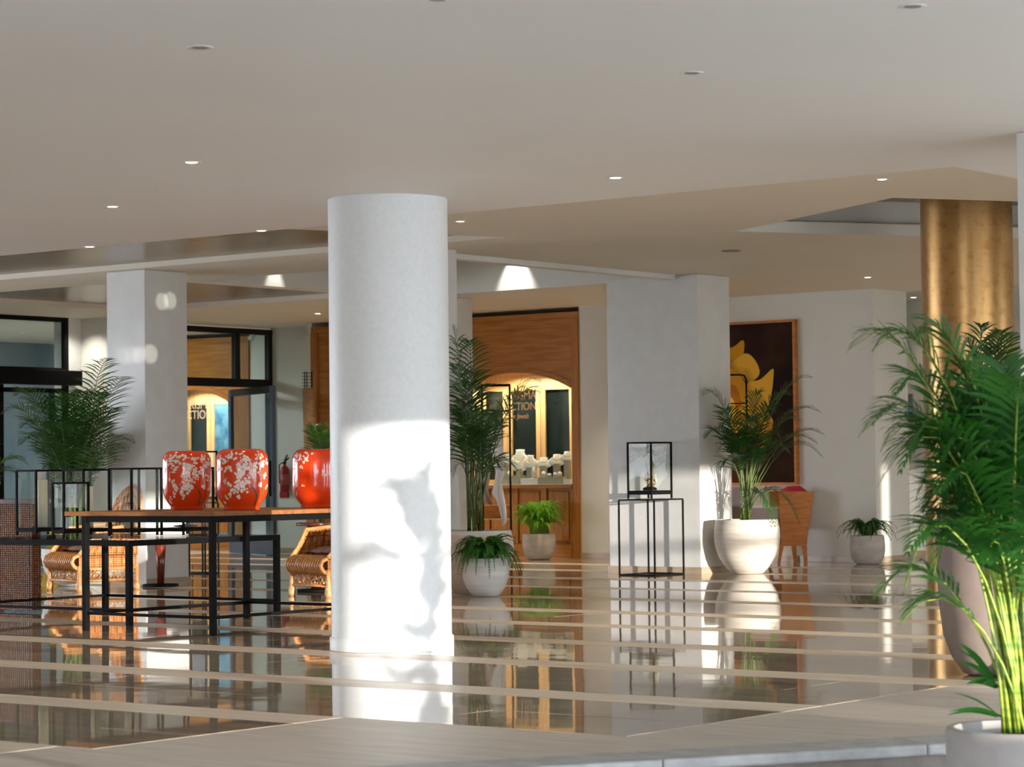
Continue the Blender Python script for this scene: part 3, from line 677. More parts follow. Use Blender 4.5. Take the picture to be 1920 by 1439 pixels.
def b3(a, b, n='frame_bar', m=frame_m): return MB().box(a, b).build(n, m, w3)
b3((-25.64, 27.08, 0), (-25.56, 27.16, 3.22)); b3((-25.64, 26.38, 2.55), (-25.56, 26.48, 3.22)); b3((-25.65, 24.9, 2.44), (-25.55, 27.08, 2.56)); b3((-25.64, 24.9, 0), (-25.56, 25.0, 2.44))
b3((-25.605, 24.9, 2.56), (-25.595, 26.38, 3.22), 'upper_pane', tint_m); b3((-25.605, 26.48, 2.56), (-25.595, 27.08, 3.22), 'upper_pane', tint_m)
# open door leaf
h = Vector((-25.70, 26.45)); tp = Vector((-24.62, 26.62)); d2 = (tp-h).normalized(); L = (tp-h).length
A = pd(433, 1040, 37.2); B = pd(516, 1043, 35.6); A.z = 0; B.z = 0
dl = empty('glass_door_leaf', A, 'open glass door leaf with blue-grey frame beside the fire extinguisher', 'door', world=True)
dv = (B-A).normalized(); W_ = (B-A).length
H_ = 2.42
def dbar(s0, s1, z0, z1, m=bluef_m, n='rail', th=.05):
    p = A+dv*s0; q = A+dv*s1; nrm = Vector((-dv.y, dv.x, 0))*th/2
    return MB().prism([(p+nrm)[:2], (q+nrm)[:2], (q-nrm)[:2], (p-nrm)[:2]], z0, z1).build(n, m, dl)
dbar(0, .10, .01, H_, n='stile'); dbar(W_-.12, W_, .01, H_, n='stile'); dbar(.10, W_-.12, H_-.10, H_, n='top_rail', m=frame_m); dbar(.10, W_-.12, .01, .22, n='bottom_rail')
dbar(.10, W_-.12, .22, H_-.10, m=tint_m, n='pane', th=.008)
p = A+dv*(W_-.06); MB().bar((p.x, p.y-.06, .85), (p.x, p.y-.06, 1.35), .025).build('pull_handle', black_m, dl)

# fire extinguisher
ey = 27.08; ex = py_(534, 900, ey)
e = empty('fire_extinguisher', (ex.x, ey, .9), 'red fire extinguisher with black hose on the white wall', 'extinguisher')
MB().lathe([(.0, -.01), (.06, 0.), (.068, .02), (.068, .31), (.05, .36), (.022, .385), (.022, .41)], 24).build('cylinder', red2_m, e, smooth=True)
MB().lathe([(.0685, .10), (.0685, .26)], 24).build('label_band', mat('label_red_print', (.45, .10, .10), .5), e, smooth=True)
MB().lathe([(.024, .41), (.024, .44), (.01, .45)], 12).build('valve', black_m, e)
MB().bar((0, 0, .44), (.09, -.01, .50), .02, .015).bar((0, 0, .46), (.06, -.01, .54), .02, .012).build('lever', black_m, e)
MB().tube([(-.02, -.02, .43), (-.09, -.02, .40), (-.085, -.03, .28), (-.075, -.03, .12)], .009, 6).build('hose', black_m, e)
s_ = py_(533, 928, 27.16); o = MB().box((s_.x-.085, 27.15, s_.z-.045), (s_.x+.085, 27.166, s_.z+.05)).build('fire_sign', red2_m); tag(o, 'small red plate on the wall under the fire extinguisher', 'sign')
# recess device
q = py_(1708, 768, 28.88)
e = empty('call_panel', (q.x, 28.88, q.z), 'slim steel wall panel with a blue light beside the gold column', 'control panel')
MB().box((-.03, -.02, -.15), (.03, .015, .2)).build('plate', steel_m, e); MB().box((-.012, -.026, -.06), (.018, -.019, .0)).build('indicator', blueled_m, e)

# ------------------------------------------------------------------ POTS & PLANTS
def pot(name, c, prof, m, label, group=None, soil_z=None, n=64):
    e = empty(name, c, label, 'plant pot', group)
    full = prof+[(prof[-1][0]-.022, prof[-1][1]), (prof[-1][0]-.03, prof[-1][1]-.05)]
    MB().lathe(full, n).build('bowl', m, e, sm_angle=50)
    r = prof[-1][0]-.028; MB().lathe([(r, prof[-1][1]-.045), (.001, prof[-1][1]-.03)], 32).build('soil', soil_m, e)
    return e
def bladed(b, p, d, L, wd, up, droop, seg=3):
    side = d.cross(up).normalized(); pts = []; P = Vector(p); D = Vector(d)
    i = len(b.v)
    ws = [.35, 1., .8, .0] if seg == 3 else [.5, 1, 0]
    for k in range(seg):
        hw = side*wd*ws[k]/2; b.v += [tuple(P-hw), tuple(P+hw)]
        P = P+D*(L/seg); D = (D+Vector((0, 0, -droop))).normalized()
    b.v.append(tuple(P))
    for k in range(seg-1): b.f.append((i+2*k, i+2*k+1, i+2*k+3, i+2*k+2))
    b.f.append((i+2*seg-2, i+2*seg-1, i+2*seg))
def frond(base, ctrl, tip, parent, m, ms, LL=.3, n=26, t0=.42, wd=.022, droop=.25, vang=.25, name='frond', seg=3, ctrl2=None, rr=.006, rng=random, spread=1.):
    base = Vector(base); ctrl = Vector(ctrl); tip = Vector(tip); c2 = Vector(ctrl2) if ctrl2 is not None else None
    def B(t):
        if c2 is None: return base*(1-t)**2+ctrl*2*t*(1-t)+tip*t*t
        return base*(1-t)**3+ctrl*3*t*(1-t)**2+c2*3*t*t*(1-t)+tip*t**3
    b = MB()
    for k in range(n):
        u = k/(n-1); t = t0+(1-t0)*u; p = B(t); d = (B(min(t+.01, 1.))-B(t-.01)).normalized()
        hz = d.cross(Vector((0, 0, 1)))
        if hz.length < .15: hz = Vector((math.cos(k), math.sin(k), 0))
        hz.normalize(); up = hz.cross(d).normalized()
        l = LL*(math.sin(math.pi*min(1, .18+.82*u)**.8)*.85+.15)*(1-.25*u)
        for sgn in (-1, 1):
            fw = .62+.6*u; dd = (hz*sgn*spread+d*fw+up*(vang+rng.uniform(-.12, .12))).normalized()
            bladed(b, p, dd, l*rng.uniform(.85, 1.1), wd*(1-.3*u), up, droop*rng.uniform(.6, 1.4), seg)
    b.tube([B(t0-.02+(1.0-t0+.015)*i/6) for i in range(7)], [rr*.55*(1-.8*i/6) for i in range(7)], 4)
    b.build(name, m, parent)
    return [B(t) for t in [i/7 for i in range(8)]], rr
def palm(c, soil, fr, label, m=palm_m, ms=stem_m, LL=.28, spread=.08, n=26, wd=.02, seed=1, t0=.45, name='palm', droop=.25, rr=.007, parent_loc=None, extra=0, exR=.5, exH=(.7, 1.2), vang=.25):
    """fr: list of (tip vector, control-lift, optional t0)"""
    rg = random.Random(seed); c = Vector(c); c0 = Vector((c.x, c.y, soil))
    e = empty(name, c0, label, 'plant', world=True)
    st = MB()
    def one(tip, lift, t0_=t0, LLs=1.):
        a = rg.uniform(0, 6.28); r = rg.uniform(0, spread); b0 = c0+Vector((math.cos(a)*r, math.sin(a)*r, 0))
        tip = Vector(tip); dxy = Vector((tip.x-b0.x, tip.y-b0.y, 0)); H = tip.z-b0.z
        ctrl = b0+dxy*.12+Vector((0, 0, max(H, .2)*.55+lift*.35)); c2 = b0+dxy*.62+Vector((0, 0, H+lift))
        pts, r_ = frond(b0, ctrl, tip, e, m, ms, LL*LLs, n, t0_, wd, droop, vang, ctrl2=c2, rng=rg)
        st.tube(pts, [rr*1.3, rr*1.15, rr, rr*.8, rr*.6, rr*.5, rr*.4, rr*.25], 5)
    for f in fr: one(*f)
    for k in range(extra):
        a = 2*math.pi*(k+rg.random())/extra; R_ = exR*rg.uniform(.45, 1.); H = rg.uniform(*exH)
        one(c0+Vector((math.cos(a)*R_, math.sin(a)*R_, H-.25*R_)), .18+.25*R_)
    s_ = st.build('canes', ms, e, smooth=True); return e
def tips(lst, depth):  # (px,py,ddepth,lift)
    return [(pd(x, y, depth+dd), lift) for x, y, dd, lift in lst]

# pot beside the wide pillar (sunlit) and its neighbour
r0 = [(.15, 0.003), (.18, .01), (.25, .09), (.315, .19), (.352, .30), (.366, .41), (.362, .50), (.345, .585), (.342, .60)]
c = at(1404, 1077.6); c = c+HF*.14; pot('large_pot', c, r0, pot_m, 'large ribbed cream pot in full sun in front of the wide pillar')
pc = Vector((c.x, c.y, 0))
fr = tips([(1318, 741, 0, .22), (1522, 708, 0, .12), (1450, 770, -.3, .18), (1537, 772, .1, .25), (1543, 858, 0, .45), (1500, 985, -.2, .65), (1345, 850, 0, .35), (1352, 800, .2, .25), (1322, 820, -.2, .3), (1452, 985, -.3, .6), (1530, 830, .3, .3), (1545, 815, -.2, .25), (1350, 880, -.3, .35), (1480, 740, .2, .15), (1352, 775, -.3, .2), (1425, 740, -.1, .1), (1390, 840, -.4, .3), (1440, 830, -.4, .3), (1480, 850, .1, .3), (1410, 790, .3, .2), (1500, 790, 0, .2)], c.dot(HF))
palm(pc, .57, fr, 'palm with dark arching fronds in the sunlit ribbed cream pot', LL=.30, extra=6, exR=.42, exH=(.7, 1.1), seed=3, n=20, wd=.019)
# tall palm pot right of the round column
c5 = at(891, 1114)+HF*.1; pot('large_pot', c5, [(a*1.02, b) for a, b in r0], pot_m, 'large cream pot with a tall palm right of the round column')
fr = tips([(848, 612, .0, -.05), (975, 740, 0, .1), (1015, 716, .1, .15), (890, 700, .2, .05), (852, 690, -.2, .12), (850, 790, .1, .2), (848, 850, 0, .3), (850, 893, 0, .35), (962, 830, 0, .25), (968, 880, .2, .3), (925, 780, -.3, .12), (872, 760, -.2, .12), (900, 820, -.3, .2), (945, 800, .3, .2), (880, 720, .3, .06), (940, 880, -.2, .3), (865, 820, -.3, .25), (1010, 735, -.3, .2), (910, 730, 0, .05), (880, 640, .2, 0)], c5.dot(HF))
palm(c5, .58, fr, 'tall slender palm whose top reaches the shop front panel', LL=.30, extra=2, exR=.35, exH=(.7, 1.2), seed=5, n=17, wd=.019)
c = at(911, 1120)+HF*.1
pot('round_pot', c, [(.10, .003), (.135, .02), (.185, .09), (.212, .17), (.214, .22), (.195, .29), (.165, .34), (.158, .355)], potw_m, 'white round pot with a drooping fern next to the round column')
def fern(c, z, label, m, R=.3, H=.2, n=48, LL=.05, drop=.25, seed=1, wd=.016, nl=18, rr=.0025, updown=(0, 1), ms=None, bf=.15):
    rg = random.Random(seed); c0 = Vector((c[0], c[1], z)); e = empty('fern', c0, label, 'plant', world=True); st = MB()
    for k in range(n):
        a = 2*math.pi*(k+rg.random())/n; r = R*rg.uniform(.5, 1.); h = H*rg.uniform(.4, 1.)
        b0 = c0+Vector((math.cos(a), math.sin(a), 0))*R*bf; dr = rg.uniform(*updown)
        tip = c0+Vector((math.cos(a)*r, math.sin(a)*r, h-drop*dr*(r/R)))
        ctrl = c0+Vector((math.cos(a)*r*.3, math.sin(a)*r*max(.3, bf), h*1.25))
        c2 = c0+Vector((math.cos(a)*r*.85, math.sin(a)*r*.85, max(h*1.1, h-drop*dr*.2)))
        pts, _ = frond(b0, ctrl, tip, e, m, None, LL, nl, .12, wd, .1, .1, ctrl2=c2, seg=2, rng=rg)
        st.tube(pts, rr, 4)
    st.build('stalks', ms or m, e); return e
fern(c, .34, 'drooping mid-green fern spilling over the white round pot', fern_m, R=.40, H=.23, n=120, drop=.40, LL=.05, seed=2, wd=.013, nl=26)
c = at(1010.5, 1049.5)-HF*.12
pot('small_pot', c, [(.12, .003), (.15, .015), (.195, .08), (.215, .17), (.218, .25), (.21, .33), (.208, .34)], potg_m, 'small grey-brown pot in front of the jewellery window')
fern(c, .33, 'bright lime-green bushy fern in front of the shop window panels', fernb_m, R=.40, H=.42, n=150, drop=.14, LL=.06, seed=4, wd=.02, updown=(-.2, 1), bf=.28)
c = at(1634, 1058.5)+HF*.1
c.y = min(c.y, 26.40)
pot('small_pot', c, [(.12, .003), (.15, .015), (.195, .08), (.212, .17), (.21, .25), (.20, .33), (.197, .345)], potg_m, 'small grey-brown pot against the wall right of the painting')
fern(c, .33, 'low dark-green fern with trailing stems right of the armchair', fernd_m, R=.38, H=.22, n=80, drop=.24, LL=.045, seed=6, wd=.016)
# tall brown planter by the right pillar
cR_ = pd(1850, 1200, 13.88); cR_.z = 0
pot('tall_planter', cR_, [(.10, .003), (.13, .015), (.19, .10), (.235, .22), (.258, .40), (.268, .62), (.272, .80), (.272, .865)], potb_m, 'tall smooth brown planter left of the cut-off white pillar')
fr = tips([(1810, 640, .1, .05), (1840, 612, 0, 0), (1880, 620, .2, 0), (1900, 625, .4, 0), (1805, 700, 0, .12), (1820, 760, .1, .2), (1860, 660, -.1, .05), (1800, 860, 0, .3), (1830, 820, .2, .2), (1885, 700, .1, .05), (1790, 760, .3, .15), (1870, 760, .0, .1), (1905, 700, .5, .05), (1850, 720, .3, .08)], 13.9)
palm(cR_, .83, fr, 'dark bushy palm in the tall brown planter before the gold column', LL=.19, extra=14, exR=.28, exH=(.3, .75), seed=8, n=20, wd=.016)
# foreground pot, on the lower floor
cF = pd(1921, 1363, 9.72); zr = cF.z; cF.z = -.34
e = empty('foreground_pot', cF, 'smooth pale grey pot cut off in the lower right corner', 'plant pot')
hh = zr+.34
MB().lathe([(.27, .003), (.295, .02), (.300, .08), (.301, hh-.012), (.296, hh-.003), (.288, hh), (.268, hh-.002), (.262, hh-.012), (.258, hh-.12)], 96).build('bowl', potf_m, e, sm_angle=50)
MB().lathe([(.258, hh-.05), (.001, hh-.04)], 32).build('soil', soil_m, e)
dF = 9.72
fr = tips([(1592, 655, .1, .32), (1640, 612+40, 0, .30), (1655, 840, 0, .38), (1640, 790, .3, .3), (1680, 735, .3, .3), (1720, 625, .2, .22), (1700, 850, -.2, .4), (1650, 905, .1, .5), (1745, 640, .1, .2), (1790, 700, 0, .2), (1870, 700, .2, .2), (1900, 735, -.2, .15), (1690, 880, -.2, .45), (1760, 870, -.2, .4), (1780, 800, .2, .3), (1720, 930, .1, .5), (1695, 1110, 0, .8), (1750, 1000, -.1, .6), (1920, 820, 0, .2), (1850, 840, -.2, .3), (1820, 760, 0, .2), (1880, 900, -.2, .3), (1790, 940, 0, .4), (1800, 1020, .2, .5), (1930, 760, .2, .2), (1960, 860, 0, .2), (1980, 760, .1, .2), (1740, 1130, .1, .75), (1860, 780, .3, .2), (1905, 930, .1, .3)], dF)
palm(pd(1912, 1363, dF)+Vector((0, 0, 0)), zr-.05, fr, 'bright green palm filling the right foreground', m=palmL_m, ms=stemy_m, LL=.27, extra=26, exR=.62, exH=(.45, 1.45), seed=11, n=20, wd=.021, t0=.5, spread=.07, rr=.006, vang=.15)
# short basal leaves in the foreground pot
rg = random.Random(4); bl = empty('seedling_palm', pd(1880, 1363, dF+.05), 'small broad-leaved shoots at the base of the foreground palm', 'plant', world=True)
for (x, y, w_) in [(1800, 1207, .028), (1798, 1240, .02), (1812, 1283, .03), (1790, 1215, .012), (1780, 1335, .018), (1785, 1300, .008), (1840, 1285, .02), (1775, 1342, .016)]:
    b = MB(); p0 = pd(1872+rg.uniform(-6, 12), 1345 if y > 1290 else 1290, dF); tp = pd(x, y, dF+rg.uniform(-.05, .05)); d = tp-p0
    up = Vector((0, 0, 1)); side = d.cross(up).normalized(); i = 0
    for k in range(7):
        t = k/6; P = p0+d*t+up*(.02*math.sin(math.pi*t)); wv = w_*(math.sin(math.pi*(.12+.86*t))); b.v += [tuple(P-side*wv/2+up*wv*.5), tuple(P+side*wv/2-up*wv*.5)]
        if k: b.f.append((2*k-2, 2*k-1, 2*k+1, 2*k))
    b.build('leaf', palmL_m, bl)
# left palm behind the glass cases
cL = pd(140, 1098, 26.55); cL.z = 0
pot('bowl_pot', cL, [(.12, .003), (.15, .01), (.26, .08), (.32, .18), (.345, .30), (.345, .40)], potw_m, 'wide pale bowl pot under the left palm behind the wicker armchair')
fr = tips([(245, 708, -.9, .12), (205, 672, -.7, .05), (30, 740, 0, .25), (5, 775, .2, .3), (40, 800, 0, .3), (38, 832, -.2, .35), (238, 845, -.9, .3), (250, 830, -.9, .3), (225, 770, -.2, .18), (60, 765, .2, .2), (95, 750, -.2, .15), (130, 740, .2, .1), (160, 735, -.1, .1), (70, 850, -.3, .35), (215, 860, -.3, .35), (190, 790, -.3, .2), (110, 800, -.3, .2), (150, 800, 0, .2), (90, 830, .2, .3), (195, 740, .1, .1)], 25.9)
palm(cL, .38, fr, 'wide dark palm at left above the black framed glass cases', LL=.34, extra=12, exR=.38, exH=(.8, 1.3), seed=13, n=22, wd=.02)
cS = pd(600, 1000, 33.5); cS.z = 0
pot('slim_pot', cS, [(.12, .003), (.16, .02), (.19, .3), (.19, .5)], potg_m, 'slim grey pot hidden behind the third red vase')
fr = tips([(572, 808, 0, .1), (568, 848, 0, .15), (612, 800, 0, .1), (625, 815, .2, .1), (590, 800, .2, .05), (640, 840, 0, .2), (600, 815, -.2, .1)], 33.5)
palm(cS, .47, fr, 'small palm tips showing above the third red vase', LL=.28, seed=14, n=22, wd=.02)
cQ = pd(-60, 1000, 24.5); cQ.z = 0
pot('large_pot', cQ, r0, pot_m, 'pot outside the left edge holding the cut-off palm frond')
palm(cQ, .57, tips([(52, 872, 0, .25), (40, 900, .2, .3), (0, 905, .1, .3), (-80, 700, 0, .1), (-120, 800, 0, .2), (-20, 850, .2, .2)], 24.5), 'palm frond tips entering at the left edge of the picture', LL=.28, seed=15, n=24)
# palm standing by the window wall: its shadow falls on the round column
pq = Vector((-2.3, 10.12, -.34))
pot('large_pot', pq, r0, pot_m, 'pot by the window wall, outside the picture')
palm(pq, .24, [(pq+Vector((.1, -.34, 1.86)), .25), (pq+Vector((.1, -.25, 1.9)), .25), (pq+Vector((0, .08, 2.05)), .05), (pq+Vector((0, -.1, 2.0)), .12), (pq+Vector((.2, .12, 1.6)), .1), (pq+Vector((-.1, -.35, 1.45)), .3), (pq+Vector((.1, .1, 1.3)), .2), (pq+Vector((0, -.28, .85)), .3), (pq+Vector((.1, -.12, .95)), .2), (pq+Vector((0, .2, 1.2)), .2)], 'palm by the window wall whose shadow falls on the round column', LL=.26, seed=21, n=26, wd=.06)

# ------------------------------------------------------------------ TALL CONSOLE TABLE (walnut top, black frame)
TX0, TX1, TY0, TY1 = -14.1, -12.77, 12.93, 14.66; TZ = .891
te = empty('console_table', ((TX0+TX1)/2, (TY0+TY1)/2, 0), 'tall walnut-topped table with black steel frame carrying the red vases', 'table', world=True)
for k in range(4):
    y0 = TY0-.03+k*(TY1-TY0+.06)/4; y1 = y0+(TY1-TY0+.06)/4
    bevel(MB().box((TX0-.2, y0+.0005, TZ-.032), (TX1+.03, y1-.0005, TZ)).build('top_board', tablewood_m, te), .002)
lw = .042
for x in (TX0, TX1):
    for y in (TY0, TY1): bevel(MB().box((x-lw/2, y-lw/2, .002), (x+lw/2, y+lw/2, TZ-.033)).build('leg', black_m, te), .002)
for (a, b) in (((TX0, TY0), (TX1, TY0)), ((TX1, TY0), (TX1, TY1)), ((TX0, TY1), (TX1, TY1)), ((TX0, TY0), (TX0, TY1))):
    va = Vector((*a, 0)); vb = Vector((*b, 0)); d = (vb-va).normalized()*(lw/2+.001)
    MB().bar(va+d+Vector((0, 0, TZ-.056)), vb-d+Vector((0, 0, TZ-.056)), .03, .045).build('apron', black_m, te)
    MB().bar(va+d+Vector((0, 0, .13)), vb-d+Vector((0, 0, .13)), .02, .022).build('foot_rail', black_m, te)
# low glass-topped table
GX0, GX1, GY0, GY1 = -16.22, -14.18, 13.45, 15.1; GZ = .67
ge = empty('glass_table', ((GX0+GX1)/2, (GY0+GY1)/2, 0), 'low black-framed table with glass top carrying the glass cases', 'table', world=True)
for x in (GX0, GX1):
    for y in (GY0, GY1): bevel(MB().box((x-.022, y-.022, .002), (x+.022, y+.022, GZ-.05)).build('leg', black_m, ge), .002)
for (a, b) in (((GX0, GY0), (GX1, GY0)), ((GX1, GY0), (GX1, GY1)), ((GX0, GY1), (GX1, GY1)), ((GX0, GY0), (GX0, GY1))):
    va = Vector((*a, 0)); vb = Vector((*b, 0)); d = (vb-va).normalized()*.022
    sg = -1 if abs(d.x) > .01 else 1.02
    MB().bar(va+d*sg+Vector((0, 0, GZ-.033)), vb-d*sg+Vector((0, 0, GZ-.033)), .044, .044).build('apron', black_m, ge)
    MB().bar(va+d*1.05+Vector((0, 0, .12)), vb-d*1.05+Vector((0, 0, .12)), .02, .022).build('foot_rail', black_m, ge)
MB().box((GX0-.02, GY0-.02, GZ-.010), (GX1+.02, GY1+.02, GZ)).build('glass_top', case_m, ge)

# glass display cases
def gcase(c, sx_, sy_, h, label, z, tray=.03, foot=.03, bw=.016, content=None, cat='glass case'):
    e = empty('glass_case', (c[0], c[1], z), label, cat)
    x0, x1, y0, y1 = -sx_/2, sx_/2, -sy_/2, sy_/2
    for x in (x0, x1):
        for y in (y0, y1): MB().box((x-bw/2, y-bw/2, .001), (x+bw/2, y+bw/2, h)).build('post', black_m, e)
    t = MB(); zt = h-bw/2
    for (a, b) in (((x0, y0), (x1, y0)), ((x1, y0), (x1, y1)), ((x1, y1), (x0, y1)), ((x0, y1), (x0, y0))): t.bar((*a, zt), (*b, zt), bw*.9, bw)
    t.build('top_frame', black_m, e)
    MB().box((x0+bw/2, y0+bw/2, foot), (x1-bw/2, y1-bw/2, foot+tray)).build('base_tray', black_m, e)
    f = MB()
    for (a, b) in (((x0, y0), (x1, y0)), ((x1, y0), (x1, y1)), ((x1, y1), (x0, y1)), ((x0, y1), (x0, y0))): f.bar((*a, foot+tray/2), (*b, foot+tray/2), bw*.9, tray)
    f.build('base_frame', black_m, e)
    for (a, b) in (((x0, y0), (x1, y0)), ((x1, y0), (x1, y1)), ((x1, y1), (x0, y1)), ((x0, y1), (x0, y0))):
        MB().bar((*a, (foot+tray+h)/2), (*b, (foot+tray+h)/2), .003, h-foot-tray-bw).build('pane', case_m, e)
    return e
def case_at(px, sx_, sy_, h, label, y=14.0, z=GZ+.002, **k):
    # near corner (x1,y0) at picture column px on the table row y
    d = ray(px, 990); t = y/d.y; X = d.x*t
    return gcase((X-sx_/2, y+sy_/2), sx_, sy_, h, label, z, **k), (X-sx_/2, y+sy_/2)
_, p1 = case_at(68, .24, .34, .545, 'leftmost tall black-framed glass case, before the woven counter', y=14.0)
_, p2 = case_at(157, .24, .30, .545, 'tall black-framed glass case behind the small one', y=13.98)
_, p3 = case_at(247, .26, .33, .55, 'tall black-framed glass case holding the white candle', y=13.98)
_, p4 = case_at(344, .30, .34, .55, 'tall black-framed glass case behind the left red vase', y=14.35)
_, p5 = case_at(120, .13, .26, .44, 'small black-framed glass case in front of the tall ones', y=13.62)
def candle(p, r, h, label, z):
    e = empty('candle', (p[0], p[1], z), label, 'candle')
    MB().lathe([(r, .001), (r, h-.004), (r-.004, h), (.008, h-.004), (.001, h-.006)], 28).build('wax', candle_m, e, smooth=True)
    MB().tube([(0, 0, h-.006), (.002, 0, h+.008)], .0015, 5).build('wick', black_m, e)
zc = GZ+.002+.062
candle((p1[0]-.02, p1[1]+.02), .045, .40, 'tall cream pillar candle in the leftmost glass case', zc)
candle((p3[0]-.05, p3[1]-.02), .045, .16, 'short thick white candle in the middle glass case', zc)
candle((p2[0], p2[1]+.02), .035, .34, 'tall cream candle behind the small glass case', zc)
P = pd(362, 985, 19.9)
tag(MB().lathe([(.0, .001), (.09, .004), (.10, .012), (.03, .02), (.0, .03)], 28, (p4[0], p4[1], zc)).build('saucer', black_m, smooth=True), 'dark saucer in the glass case behind the left red vase', 'saucer')

# ------------------------------------------------------------------ RED VASES
def vase(px, depth, R, H, label, seed, rot=0., mode=0):
    c = pd(px, 956, depth); e = empty('red_vase', (c.x, c.y, TZ+.001), label, 'vase', 'red blossom vases on the walnut table')
    prof = [(.66, 0), (.68, .012), (.665, .05), (.69, .07), (.80, .13), (.90, .20), (.965, .28), (1., .38), (1., .80), (.985, .87), (.93, .93), (.84, .975), (.76, .995), (.70, 1.), (.66, .99), (.64, .93)]
    MB().lathe([(r*R, z*H) for r, z in prof], 80).build('body', vase_m, e, smooth=True)
    MB().lathe([(.64*R, .93*H), (.001, .92*H)], 32).build('inner_lid', vase_m, e)
    rg = random.Random(seed)
    # outward facing angle to camera
    va = math.atan2(-c.y, -c.x)+rot
    def rad(z):
        zz = z/H
        for (r1, z1), (r2, z2) in zip(prof, prof[1:]):
            if z1 <= zz <= z2: return R*(r1+(r2-r1)*(zz-z1)/max(z2-z1, 1e-6))
        return R
    def P(s, z, off=.0008):   # s = metres along the surface from the camera-facing line (+ to the right)
        a = va+s/R; r = rad(z)+off; return Vector((math.cos(a)*r, math.sin(a)*r, z))
    b = MB()
    def flower(s, z, r):
        n = 5; i = len(b.v); b.v.append(tuple(P(s, z, .0022))); a0 = rg.random()*6
        k_ = 20
        for k in range(k_):
            a = a0+2*math.pi*k/k_; rr_ = r*(.62+.38*abs(math.sin(a*n/2)))
            b.v.append(tuple(P(s+math.cos(a)*rr_, min(max(z+math.sin(a)*rr_, .02*H), .97*H), .0016)))
        for k in range(k_): b.f.append((i, i+1+k, i+1+(k+1) % k_))
    def cluster(s, z, n, sp, rs=(.006, .014)):
        for _ in range(n): flower(s+rg.gauss(0, sp), min(max(z+rg.gauss(0, sp*.8), .05*H), .96*H), rg.uniform(*rs))
    br = MB()
    def ribbon(pts, w0, w1):
        fine = []
        for (a_, b_) in zip(pts, pts[1:]):
            fine += [(a_[0]+(b_[0]-a_[0])*t/6, a_[1]+(b_[1]-a_[1])*t/6) for t in range(6)]
        pts = fine+[pts[-1]]; m = len(pts); i = len(br.v)
        for k, (s, z) in enumerate(pts):
            s2, z2 = pts[min(k+1, m-1)]; s1, z1 = pts[max(k-1, 0)]; dx, dz = s2-s1, z2-z1; L_ = math.hypot(dx, dz) or 1
            wv = (w0+(w1-w0)*k/(m-1))/2; nx, nz = -dz/L_*wv, dx/L_*wv
            br.v += [tuple(P(s+nx, z+nz, .0012)), tuple(P(s-nx, z-nz, .0012))]
            if k: br.f.append((i+2*k-2, i+2*k-1, i+2*k+1, i+2*k))
    if mode == 0:
        q = lambda u, v: ((u-.5)*2*R*1.25, (1-v)*H)   # u,v picture fractions of the vase face (arc-stretched)
        for u, v, n, sp in [(.18, .17, 16, .022), (.30, .12, 14, .022), (.28, .32, 14, .02), (.06, .33, 8, .015), (.45, .10, 8, .02), (.50, .30, 26, .026), (.47, .42, 16, .02), (.60, .20, 22, .026), (.70, .32, 16, .024), (.78, .12, 14, .022), (.86, .25, 12, .02), (.92, .45, 8, .016), (.66, .42, 14, .02), (.55, .55, 14, .02), (.45, .60, 16, .02), (.36, .66, 10, .016), (.52, .68, 10, .018), (.30, .58, 6, .014), (.24, .50, 4, .012), (.18, .80, 4, .012), (.28, .74, 5, .012), (.44, .78, 5, .012), (.12, .88, 3, .008), (.80, .60, 6, .014), (.95, .65, 5, .012), (.97, .2, 8, .02)]:
            s, z = q(u, v); cluster(s, z, n, sp)
        ribbon([q(.80, .93), q(.765, .86), q(.76, .78), q(.71, .68), q(.64, .60), q(.60, .50), q(.63, .40), q(.70, .30)], .018, .004)
        ribbon([q(.86, .93), q(.89, .84), q(.88, .74), q(.83, .62), q(.80, .50), q(.83, .38), q(.80, .25), q(.74, .15)], .016, .004)
        ribbon([q(.80, .40), q(.88, .32), q(.92, .25), q(.95, .18)], .006, .002)
        ribbon([q(.63, .42), q(.55, .33), q(.45, .28)], .005, .002); ribbon([q(.83, .62), q(.90, .68), q(.95, .6)], .004, .002)
    else:
        q = lambda u, v: ((u-.5)*2*R*1.25, (1-v)*H)
        for u, v, n, sp in [(.10, .10, 12, .02), (.20, .15, 14, .02), (.05, .2, 8, .015), (.32, .18, 10, .016), (.34, .08, 5, .014), (.22, .3, 5, .01), (.6, .46, 4, .008), (.68, .43, 3, .006), (.25, .62, 4, .007), (.75, .68, 3, .006), (.08, .6, 8, .012), (.06, .75, 6, .01), (.9, .3, 8, .015)]:
            s, z = q(u, v); cluster(s, z, n, sp, (.005, .011))
        ribbon([q(.02, .3), q(.15, .2), q(.3, .12), q(.42, .05)], .007, .002)
    for v_, nme, m_ in ((b, 'blossom_print', bloss_m), (br, 'branch_print', branch_m)):
        if v_.f:
            o = v_.build(nme, m_, e); o['kind'] = 'stuff'
    return e
vase(350.5, 19.15, .184, .449, 'left red vase with white plum blossom and a dark branch', 1)
vase(454, 18.75, .196, .455, 'middle red vase, the largest covered with white plum blossom', 2)
vase(597, 19.5, .203, .455, 'right red vase with few blossoms, lit by the sun beside the column', 3, mode=1)

